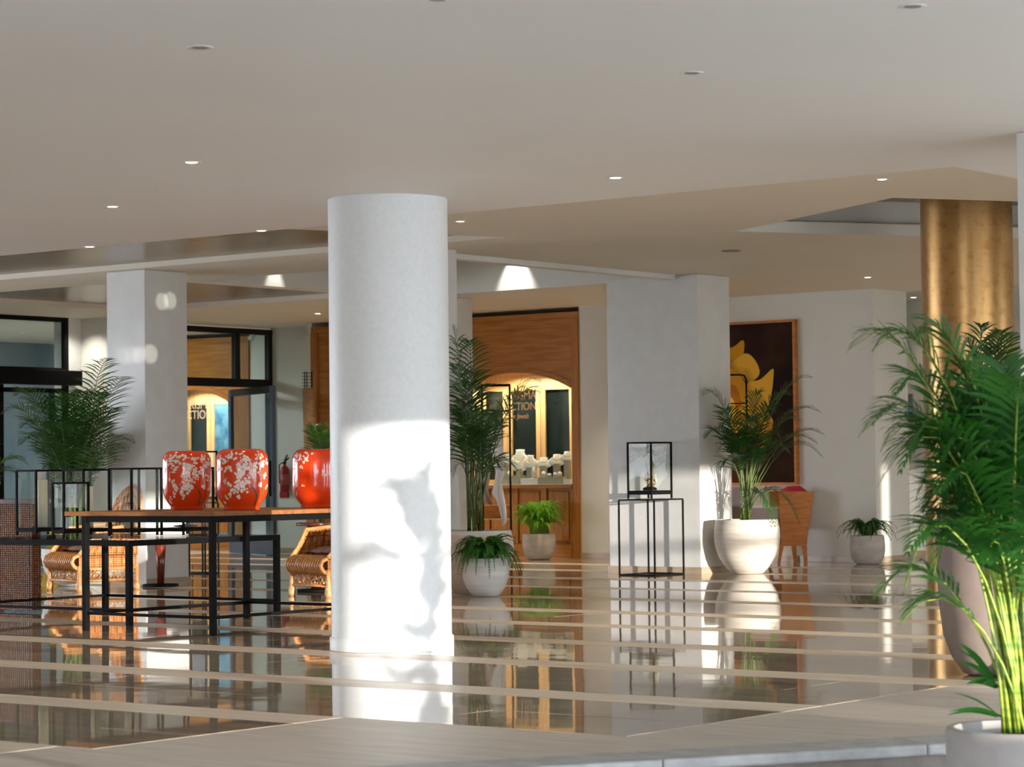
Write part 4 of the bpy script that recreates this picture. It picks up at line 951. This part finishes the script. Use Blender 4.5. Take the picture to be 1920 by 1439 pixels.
# ------------------------------------------------------------------ COCKATOO STAND
S0, S1, S2, S3 = at(1162.6, 1078.3), at(1227.5, 1079.5), at(1208.5, 1074.3), at(1273.4, 1074.7)
sx0, sx1, sy0, sy1 = -16.16, -15.70, 22.50, 23.06
def wireframe(name, label, cat, x0, x1, y0, y1, z0, z1, bw):
    e = empty(name, ((x0+x1)/2, (y0+y1)/2, z0), label, cat, world=True)
    for x in (x0, x1):
        for y in (y0, y1): MB().box((x-bw/2, y-bw/2, z0+.001), (x+bw/2, y+bw/2, z1-bw)).build('post', black_m, e)
    for nm, z in (('base_ring', z0+bw/2+.001), ('top_ring', z1-bw/2)):
        b = MB()
        for (p, q) in (((x0, y0), (x1, y0)), ((x1, y0), (x1, y1)), ((x1, y1), (x0, y1)), ((x0, y1), (x0, y0))): b.bar((*p, z), (*q, z), bw, bw)
        b.build(nm, black_m, e)
    MB().box((x0+bw/2, y0+bw/2, z1-.008), (x1-bw/2, y1-bw/2, z1-.001)).build('glass_shelf', case_m, e)
    return e
X1_ = ray(1228, 1079); Y0_ = 22.53; kx = Y0_/X1_.y; nx = X1_.x*kx
wireframe('display_stand', 'thin black wire stand in front of the wide white pillar', 'stand', nx-.47, nx, Y0_, Y0_+.56, 0, .84, .016)
ce = gcase((nx-.235-.01, Y0_+.28), .31, .39, .625, 'black-framed glass case with a cockatoo on the wire stand', .842, tray=.045, foot=.045, bw=.018)
cz = .842+.092; cx_, cy_ = nx-.245, Y0_+.28
ke = empty('cockatoo_figurine', (cx_, cy_, cz), 'white crested cockatoo figurine on a gilt branch inside the glass case', 'figurine')
goldb_m = noise_mix(mat('antique_gilt', rough=.4, metal=.5), (.10, .07, .03), (.55, .42, .20), ns=25)
MB().lathe([(.075, .001), (.08, .01), (.07, .03), (.03, .04)], 20).build('plinth', black_m, ke, smooth=True)
bb_ = MB(); bb_.tube([(0, 0, .03), (.015, 0, .08), (-.005, .005, .13), (.01, 0, .19)], [.04, .032, .034, .022], 8)
for k in range(9): a = k*2.4; bb_.tube([(0, 0, .04+.015*k), (.05*math.cos(a), .05*math.sin(a), .05+.016*k), (.06*math.cos(a+.4), .06*math.sin(a+.4), .075+.016*k)], [.012, .012, .005], 5)
bb_.build('gilt_branch', goldb_m, ke, smooth=True)
R_ = RT.normalized()
def L3(l, dpt, z): v = RT*l - HF*dpt; return (v.x, v.y, z)
bird_m = noise_mix(mat('porcelain_cream', rough=.3), (.40, .38, .29), (.62, .59, .49), ns=30)
body = MB().tube([L3(.06, 0, .12), L3(.045, 0, .17), L3(.02, 0, .22), L3(0, 0, .28), L3(-.012, 0, .33), L3(-.016, 0, .365), L3(-.02, 0, .395), L3(-.02, 0, .42)], [.012, .032, .048, .05, .040, .036, .034, .012], 14)
body.build('body', bird_m, ke, smooth=True)
MB().tube([L3(.05, -.01, .20), L3(.065, -.01, .12), L3(.07, 0, .06)], [.022, .016, .006], 8).build('tail', bird_m, ke, smooth=True)
MB().tube([L3(.02, .03, .31), L3(.04, .035, .24), L3(.05, .03, .17)], [.012, .026, .008], 8).build('wing', bird_m, ke, smooth=True)
cr_ = MB()
for k in range(6): a = 1.9-.38*k; cr_.tube([L3(-.02+.005*k, 0, .41), L3(-.02+math.cos(a)*.05, 0, .41+math.sin(a)*.05), L3(-.02+math.cos(a-.25)*.085, 0, .41+math.sin(a-.25)*.085)], [.009, .007, .002], 5)
cr_.build('crest', bird_m, ke, smooth=True)
MB().tube([L3(-.045, 0, .385), L3(-.066, 0, .378), L3(-.068, 0, .36)], [.012, .009, .003], 7).build('beak', mat('beak_brown', (.25, .10, .06), .4), ke, smooth=True)
MB().lathe([(.001, -.005), (.005, 0), (.001, .005)], 8, L3(-.032, .032, .395)).build('eye', black_m, ke)

# lantern stand behind the vases
dx = ray(385, 1094); Yb = 20.95; kx = Yb/dx.y; lx = dx.x*kx
wireframe('display_stand', 'thin black wire stand behind the left red vase', 'stand', lx-.26, lx, Yb, Yb+.22, 0, .84, .016)
gcase((lx-.13, Yb+.11), .24, .20, .60, 'black-framed glass case whose top shows above the left red vase', .842, tray=.03, foot=.03, bw=.018)

# ------------------------------------------------------------------ WOVEN COUNTER
pc_ = at(56, 1150); X_, Y_ = pc_.x+.03, pc_.y
e = empty('woven_counter', (X_-.9, Y_+.2, 0), 'copper-brown woven counter with a wooden top at the far left', 'counter', world=True)
MB().box((X_-1.9, Y_, .02), (X_, Y_+.10, .93)).build('woven_front', basket_m, e, boxuv=True)
MB().bar((X_+.005, Y_, .02), (X_+.005, Y_, .93), .03).build('corner_post', basket_m, e, boxuv=True)
MB().box((X_-1.9, Y_-.02, .93), (X_+.03, Y_+.5, .965)).build('wooden_top', darkwood_m, e)
MB().box((X_-1.9, Y_+.10, .0), (X_-.7, Y_+.30, .925)).build('carcass', darkwood_m, e)

# ------------------------------------------------------------------ WICKER ARMCHAIRS
def wicker_chair(label):
    e = empty('wicker_armchair', (0, 0, 0), label, 'armchair', 'wicker armchairs')
    W, D = .60, .66; hx = W/2
    lp = [(.030, .0), (.034, .02), (.036, .05), (.030, .085), (.022, .10), (.026, .11), (.022, .13), (.022, .26)]
    for x in (-hx, hx):
        for y in (-D/2, D/2): MB().lathe(lp, 14, (x, y, .002)).build('leg', cane_m, e, smooth=True)
    # front roll: bulging ribs
    b = MB(); n = 15
    for k in range(n):
        x = -hx+.02+(W-.04)*k/(n-1)
        pts = [(x, -D/2+.10, .375), (x, -D/2+.02, .372), (x, -D/2-.05, .345), (x, -D/2-.075, .30), (x, -D/2-.05, .255), (x, -D/2-.005, .225)]
        b.tube(pts, .021, 7)
    b.build('front_roll', cane_m, e, smooth=True)
    b = MB(); b.box((-hx, -D/2+.08, .33), (hx, D/2, .36)); b.build('seat', wick_m, e, boxuv=True)
    # rim tubes
    b = MB()
    for z in (.225, .11):
        b.tube([(-hx, -D/2, z), (hx, -D/2, z)], .014, 8).tube([(hx, -D/2, z), (hx, D/2, z)], .014, 8).tube([(-hx, -D/2, z), (-hx, D/2, z)], .014, 8).tube([(-hx, D/2, z), (hx, D/2, z)], .014, 8)
    b.build('rim', cane_m, e, smooth=True)
    # lattice
    b = MB()
    def lat(p, q, m):
        p = Vector(p); q = Vector(q)
        for k in range(m):
            a = p+(q-p)*(k/m); c = p+(q-p)*((k+1)/m); zt, zb = .22, .115; zm = (zt+zb)/2; mid = (a+c)/2
            for (u, v) in (((a, zm), (mid, zt)), ((mid, zt), (c, zm)), ((c, zm), (mid, zb)), ((mid, zb), (a, zm))):
                b.tube([(u[0].x, u[0].y, u[1]), (v[0].x, v[0].y, v[1])], .0055, 5)
            a1 = p+(q-p)*((k+.25)/m); c1_ = p+(q-p)*((k+.75)/m)
            b.tube([(a1.x, a1.y, zt-.01), (c1_.x, c1_.y, zb+.01)], .004, 5).tube([(c1_.x, c1_.y, zt-.01), (a1.x, a1.y, zb+.01)], .004, 5)
            b.tube([(a.x, a.y, zt), (a.x, a.y, zb)], .007, 5)
    lat((-hx, -D/2, 0), (hx, -D/2, 0), 4); lat((hx, -D/2, 0), (hx, D/2, 0), 5); lat((-hx, -D/2, 0), (-hx, D/2, 0), 5)
    b.build('lattice_skirt', cane_m, e, smooth=True)
    # arms: outward flaring woven panels
    for s in (-1, 1):
        b = MB(); N = 8; K = 5
        prof = [(.0, .225, 0.), (.0, .36, .0), (.01, .46, .08), (.04, .56, .16), (.055, .62, .20)]
        for i in range(N):
            for j in range(K-1):
                def q(ii, jj):
                    o_, z, back = prof[jj]; y = -D/2+back*(1-ii/N)+(D)*ii/N; return (s*(hx+o_), y, z+.0*ii)
                p = [q(i, j), q(i+1, j), q(i+1, j+1), q(i, j+1)]
                b.quad(*p, uv=[(v[1], v[2]) for v in p])
        o = b.build('arm_panel', wick_m, e, smooth=True); sd = o.modifiers.new('thickness', 'SOLIDIFY'); sd.thickness = .02
        MB().tube([(s*hx, -D/2-.005, .37), (s*(hx+.012), -D/2+.08, .46), (s*(hx+.04), -D/2+.16, .56), (s*(hx+.055), -D/2+.2, .625), (s*(hx+.055), 0, .635), (s*(hx+.05), D/2, .66)], .019, 8).build('arm_rail', cane_m, e, smooth=True)
    # curved high back
    b = MB(); N = 12; K = 8
    def bk(i, j):
        u = i/N*2-1; v = j/K; x = u*(hx+.05)*(1-.18*v*v); zt = .66+.40*math.sqrt(max(0, 1-u*u*.92)); z = .34+(zt-.34)*v; y = D/2+.02+.14*v-.10*u*u
        return (x, y, z)
    for i in range(N):
        for j in range(K):
            p = [bk(i, j), bk(i+1, j), bk(i+1, j+1), bk(i, j+1)]; b.quad(*p, uv=[(v[0], v[2]) for v in p])
    o = b.build('backrest', wick_m, e, smooth=True); sd = o.modifiers.new('thickness', 'SOLIDIFY'); sd.thickness = .02
    MB().tube([bk(i, K) for i in range(N+1)], .02, 8).build('back_rail', cane_m, e, smooth=True)
    # cushion
    b = MB(); N = 12
    for i in range(N+1):
        for j in range(N+1):
            u = i/N*2-1; v = j/N*2-1; h_ = .055*(1-abs(u)**3)*(1-abs(v)**3)+.008*math.sin(5*u+3*v)
            b.v.append((u*(hx-.03), v*.25+.05, .42+h_))
    for i in range(N+1):
        for j in range(N+1):
            x, y, z = b.v[i*(N+1)+j]; b.v.append((x, y, .42-(z-.42)*.8))
    M_ = (N+1)**2
    for i in range(N):
        for j in range(N):
            a = i*(N+1)+j; b.f.append((a, a+1, a+N+2, a+N+1)); b.f.append((M_+a, M_+a+N+1, M_+a+N+2, M_+a+1))
    for i in range(N):
        for (a, c) in (((i)*(N+1), (i+1)*(N+1)), (i*(N+1)+N, (i+1)*(N+1)+N), (i, i+1), (N*(N+1)+i, N*(N+1)+i+1)): b.f.append((a, c, M_+c, M_+a))
    b.build('seat_cushion', cushion_m, e, smooth=True)
    return e
w1 = wicker_chair('wicker armchair at left seen under the glass table')
w2 = copy_tree(w1); w2['label'] = 'sunlit wicker armchair beside the round column with a rose cushion'
TH = math.radians(-13)
def place(o, px, py, depth):   # near (front-right) leg at this pixel
    P = at(px, py); r = Matrix.Rotation(TH, 3, 'Z') @ Vector((.30, -.33, 0)); o.location = (P.x-r.x, P.y-r.y, 0); o.rotation_euler = (0, 0, TH)
place(w1, 149, 1111, 0); place(w2, 616, 1122, 0)

# yellow wet floor sign behind chair
P = at(92, 1101)
e = empty('floor_sign', (P.x-.1, P.y+.25, 0), 'yellow plastic floor sign behind the left wicker armchair', 'floor sign')
for s in (-1, 1):
    b = MB(); b.v = [(-.15, s*.14, .002), (.15, s*.14, .002), (.11, s*.015, .62), (-.11, s*.015, .62)]; b.f = [(0, 1, 2, 3)]
    o = b.build('board', yellow_m, e); sd = o.modifiers.new('t', 'SOLIDIFY'); sd.thickness = .012
e.rotation_euler = (0, 0, math.radians(20))

# side tables
def side_table(px, py, label, top_r, h, leg, hourglass=False):
    P = at(px, py)+HF*.05; e = empty('side_table', (P.x, P.y, 0), label, 'table')
    MB().lathe([(top_r*.95, .002), (top_r, .012), (top_r*.98, .028), (.04, .034)], 40).build('base_disc', black_m, e, smooth=True)
    pr = [(.036, .034), (.045, h*.45), (.062, h-.03)] if not hourglass else [(.05, .034), (.045, h*.3), (.03, h*.5), (.05, h*.75), (.09, h-.03)]
    MB().lathe(pr, 20).build('pedestal', leg, e, smooth=True)
    MB().lathe([(top_r*1.0, h-.03), (top_r*1.03, h-.015), (top_r*1.0, h), (.001, h)], 40).build('top', darkwood_m, e, smooth=True)
    return e
redwood_m = wood('red_mahogany', (.10, .016, .010), (.22, .045, .025), rough=.15, scale=(9, 9, 1), ns=2)
side_table(300, 1101, 'round side table with a red-brown tapered leg near the left pillar', .19, .53, redwood_m)
side_table(592, 1111, 'side table with a flat black base behind the sunlit wicker armchair', .19, .68, darkwood_m, True)

# leaning rattan floor basket with rods
P = pd(592, 1035, 35.0); P.z = 0
e = empty('tall_basket', P, 'tall tan woven floor basket leaning beside the glass door', 'basket', world=True)
tpl = pd(578, 728, 35.0)
MB().tube([P+Vector((0, 0, .003)), P+(tpl-P)*.5, tpl], [.12, .10, .085], 16).build('body', noise_mix(mat('tan_weave', rough=.6), (.33, .19, .09), (.48, .31, .17), scale=(1, 1, 10), ns=8), e, smooth=True)
b = MB()
for k in range(5): z = tpl.z+.03+.045*k; b.bar((tpl-RT*.09)[:2]+(z,), (tpl+RT*.06)[:2]+(z,), .008)
for l in (-.05, -.02, .05): b.bar((tpl+RT*l)[:2]+(tpl.z-.02,), (tpl+RT*l)[:2]+(tpl.z+.23,), .01)
b.build('black_rods', black_m, e)

# ------------------------------------------------------------------ CLOTHES RACKS
def rack(pxl, pxr, ytop, ymid, depth, label, rounded=False, w2_=None):
    A_ = pd(pxl, ytop, depth); B_ = pd(pxr, ytop, depth); zt = A_.z
    e = empty('garment_rack', (A_.x, A_.y, 0), label, 'garment rack', world=True)
    bk_ = HF*.45
    zm = pd(pxr, ymid, depth).z
    for q_ in (A_, B_): MB().bar((q_.x, q_.y, .002), (q_.x, q_.y, zt), .018).build('post', black_m, e)
    for q_ in (A_+bk_, B_+bk_): MB().bar((q_.x, q_.y, .002), (q_.x, q_.y, zt), .018).build('post', black_m, e)
    b = MB()
    for z in (zt, zm, .05):
        for (p, q_) in ((A_, B_), (B_, B_+bk_), (B_+bk_, A_+bk_), (A_+bk_, A_)): b.bar((p.x, p.y, z), (q_.x, q_.y, z), .016)
    b.build('rails', black_m, e)
    return e, A_, B_, bk_, zt
re, A_, B_, bk_, zt = rack(903, 955, 722, 770, 31.0, 'black garment rack with a white scarf left of the jewellery lettering')
# rack shelf box
z0 = pd(930, 972, 31.0).z; z1 = pd(930, 948, 31.0).z
o = MB().box((-.19, -.16, z0), (.19, .16, z1)); cxy = (A_+B_)/2+bk_/2; o.xform(Matrix.Translation((cxy.x, cxy.y, 0)) @ Matrix.Rotation(YAW, 4, 'Z'))
MB().prism([(A_)[:2], (B_)[:2], (B_+bk_)[:2], (A_+bk_)[:2]], z0-.02, z0-.002).build('shelf', oakl_m, re)
tag(bevel(o.build('storage_box', chairwood_m), .01), 'brown storage box on the garment rack behind the tall palm', 'box')
# scarf
b = MB(); outl = [[(918, 800, 940, 800), (912, 830, 942, 832), (922, 860, 945, 862), (930, 885, 946, 888), (928, 905, 940, 905), (922, 925, 944, 925), (931, 940, 947, 942), (936, 955, 949, 958), (941, 975, 950, 978), (942, 988, 948, 983)]][0]
n = 7
for k, (xa, ya, xb, yb) in enumerate(outl):
    for j in range(n):
        t = j/(n-1); P = pd(xa+(xb-xa)*t, ya+(yb-ya)*t, 30.93+.03*math.sin(t*9+k*.7)); b.v.append(tuple(P))
        if k and j: i = k*n+j; b.f.append((i-n-1, i-n, i, i-1))
o = b.build('scarf', cloth_m, smooth=True); sd = o.modifiers.new('t', 'SOLIDIFY'); sd.thickness = .004; tag(o, 'long white scarf hanging from the black garment rack', 'scarf')
b = MB(); outl = [(889, 770, 925, 770), (889, 800, 928, 802), (890, 840, 930, 842), (892, 880, 920, 882), (895, 920, 915, 922), (902, 945, 925, 946)]
for k, (xa, ya, xb, yb) in enumerate(outl):
    for j in range(n):
        t = j/(n-1); P = pd(xa+(xb-xa)*t, ya+(yb-ya)*t, 31.25+.03*math.sin(t*8+k*.5)); b.v.append(tuple(P))
        if k and j: i = k*n+j; b.f.append((i-n-1, i-n, i, i-1))
o = b.build('garment', mat('pale_linen', (.66, .62, .60), .8), smooth=True); sd = o.modifiers.new('t', 'SOLIDIFY'); sd.thickness = .004; tag(o, 'pale linen garment hanging behind the tall palm', 'garment')
# rounded rack in front of the painting
dR = 27.9+1.2
e = empty('garment_rack', pd(1370, 1050, dR), 'black rounded rail rack in front of the rose painting', 'garment rack', world=True); e['_p'] = tuple((e.location.x, e.location.y, 0)); e.location.z = 0
xr = pd(1399, 703, dR); xl_ = pd(1330, 703, dR); zt = xr.z; zm = pd(1399, 757, dR).z
arc = [xl_+(xr-xl_)*t for t in (0, .5, .84)]+[Vector((xr.x, xr.y, zt))-RT*.02-Vector((0, 0, .012)), Vector((xr.x, xr.y, zt-.06)), Vector((xr.x, xr.y, .02))]
MB().tube([Vector((xl_.x, xl_.y, .02))]+[Vector((p.x, p.y, zt if i < 3 else p.z)) for i, p in enumerate(arc)], .011, 8).build('hoop', black_m, e, smooth=True)
MB().bar((xl_.x, xl_.y, zm), (xr.x, xr.y, zm), .014).build('cross_rail', black_m, e)
MB().bar((xl_.x, xl_.y, .015), (xr.x, xr.y, .015), .03).build('foot', black_m, e)

# ------------------------------------------------------------------ WOODEN ARMCHAIR with red cushion
dC = 30.6
e = empty('wooden_armchair', (0, 0, 0), 'cherry-wood armchair with mauve seat behind the sunlit pot', 'armchair', world=True)
base_c = pd(1488, 1055, dC); e.location = (base_c.x, base_c.y, 0); e['_p'] = (base_c.x, base_c.y, 0)
def side_panel(shift, nm):
    pts = [(1461, 922), (1527, 922), (1522, 955), (1514, 1010), (1513, 1023), (1466, 1025), (1463, 990)]
    b = MB(); fr_, bk2 = [], []
    for x, y in pts:
        P = pd(x, y, dC)+shift; fr_.append(P); bk2.append(P+HF*.035)
    i = 0; n_p = len(pts); b.v = [tuple(p) for p in fr_+bk2]
    b.f = [tuple(range(n_p)), tuple(range(n_p, 2*n_p))[::-1]]+[(k, (k+1) % n_p, n_p+(k+1) % n_p, n_p+k) for k in range(n_p)]
    b.build(nm, chairwood_m, e)
    for (xa, xb, xc, xd) in ((1503, 1513, 1508, 1514), (1462, 1470, 1458, 1463)):
        q = [pd(xa, 1023, dC), pd(xb, 1023, dC), pd(xd, 1055, dC), pd(xc, 1055, dC)]; q = [p+shift for p in q]
        for p in q[2:]: p.z = .002
        q2 = [p+HF*.035 for p in q]; b = MB(); b.v = [tuple(p) for p in q+q2]; b.f = [(0, 1, 2, 3), (7, 6, 5, 4), (0, 4, 5, 1), (1, 5, 6, 2), (2, 6, 7, 3), (3, 7, 4, 0)]
        b.build('leg', chairwood_m, e)
side_panel(Vector((0, 0, 0)), 'side_panel'); off = -RT*.08+HF*.42; side_panel(off, 'side_panel')
def slab(p00, p10, dz, dep, m, nm):
    a, c = p00, p10; q = [a, c, c+HF*dep, a+HF*dep]; b = MB(); b.v = [tuple(p) for p in q]+[tuple(p+Vector((0, 0, dz))) for p in q]
    b.f = [(0, 3, 2, 1), (4, 5, 6, 7), (0, 1, 5, 4), (1, 2, 6, 5), (2, 3, 7, 6), (3, 0, 4, 7)]; return bevel(b.build(nm, m, e), .02, 3)
s0 = pd(1405, 975, dC+.05); s1 = pd(1500, 975, dC+.05)
slab(s0, s1, .15, .36, mauve_m, 'seat_cushion')
slab(pd(1470, 950, dC+.06), pd(1512, 950, dC+.06), .17, .34, mauve_m, 'back_cushion')
slab(pd(1400, 990, dC+.05), pd(1500, 990, dC+.05), .06, .36, chairwood_m, 'front_rail')
b = MB(); A0 = pd(1462, 924, dC+.22); A1 = pd(1514, 925, dC+.22)
o = MB().tube([A0+Vector((0, 0, -.0)), A0+(A1-A0)*.3+Vector((0, 0, .025)), A0+(A1-A0)*.7+Vector((0, 0, .03)), A1], [.02, .055, .06, .02], 10).build('throw_cushion', red_m, smooth=True); tag(o, 'red cushion lying on the cherry-wood armchair', 'cushion')
# second small seat behind the sunlit pot (rounded cream back)
Pq = pd(1372, 1045, 29.6)
e = empty('lounge_seat', (Pq.x, Pq.y, 0), 'low seat with rounded mauve back between the pillar and the palm stems', 'seat', world=True)
zb, zt_ = pd(1384, 952, 29.6).z, pd(1384, 914, 29.6).z
A0, A1 = pd(1345, 950, 29.6), pd(1393, 950, 29.6)
bevel(MB().prism([A0[:2], A1[:2], (A1+HF*.12)[:2], (A0+HF*.12)[:2]], zb, zt_).build('back', mauve_m, e), .05, 5)
MB().prism([A0[:2], A1[:2], (A1+HF*.5)[:2], (A0+HF*.5)[:2]], pd(1384, 975, 29.6).z-.02, zb-.001).build('seat_base', mat('seat_brown', (.16, .10, .05), .6), e)
for p in (A0, A1, A0+HF*.45, A1+HF*.45): 
    p = p+(RT*.02 if (p-A0).length < .6 and (p-A0).dot(RT) < .1 else -RT*.02)
    MB().bar((p.x, p.y, .002), (p.x, p.y, pd(1384, 975, 29.6).z-.02), .03).build('leg', darkwood_m, e)
# track spot seen through the transom
q = px_(472, 632, -26.2)
e = empty('spotlight', q, 'small white spotlight seen through the transom of the glass entrance', 'spotlight', world=True)
MB().tube([q+Vector((0, 0, .12)), q+Vector((0, 0, .05))], .01, 6).build('arm', ring_m, e)
MB().tube([q+Vector((0, 0, .06))+RT*.04, q+Vector((0, 0, -.05))-RT*.03], .045, 14).build('head', ring_m, e, smooth=True)
for o in bpy.data.objects:
    if '_p' in o: del o['_p']
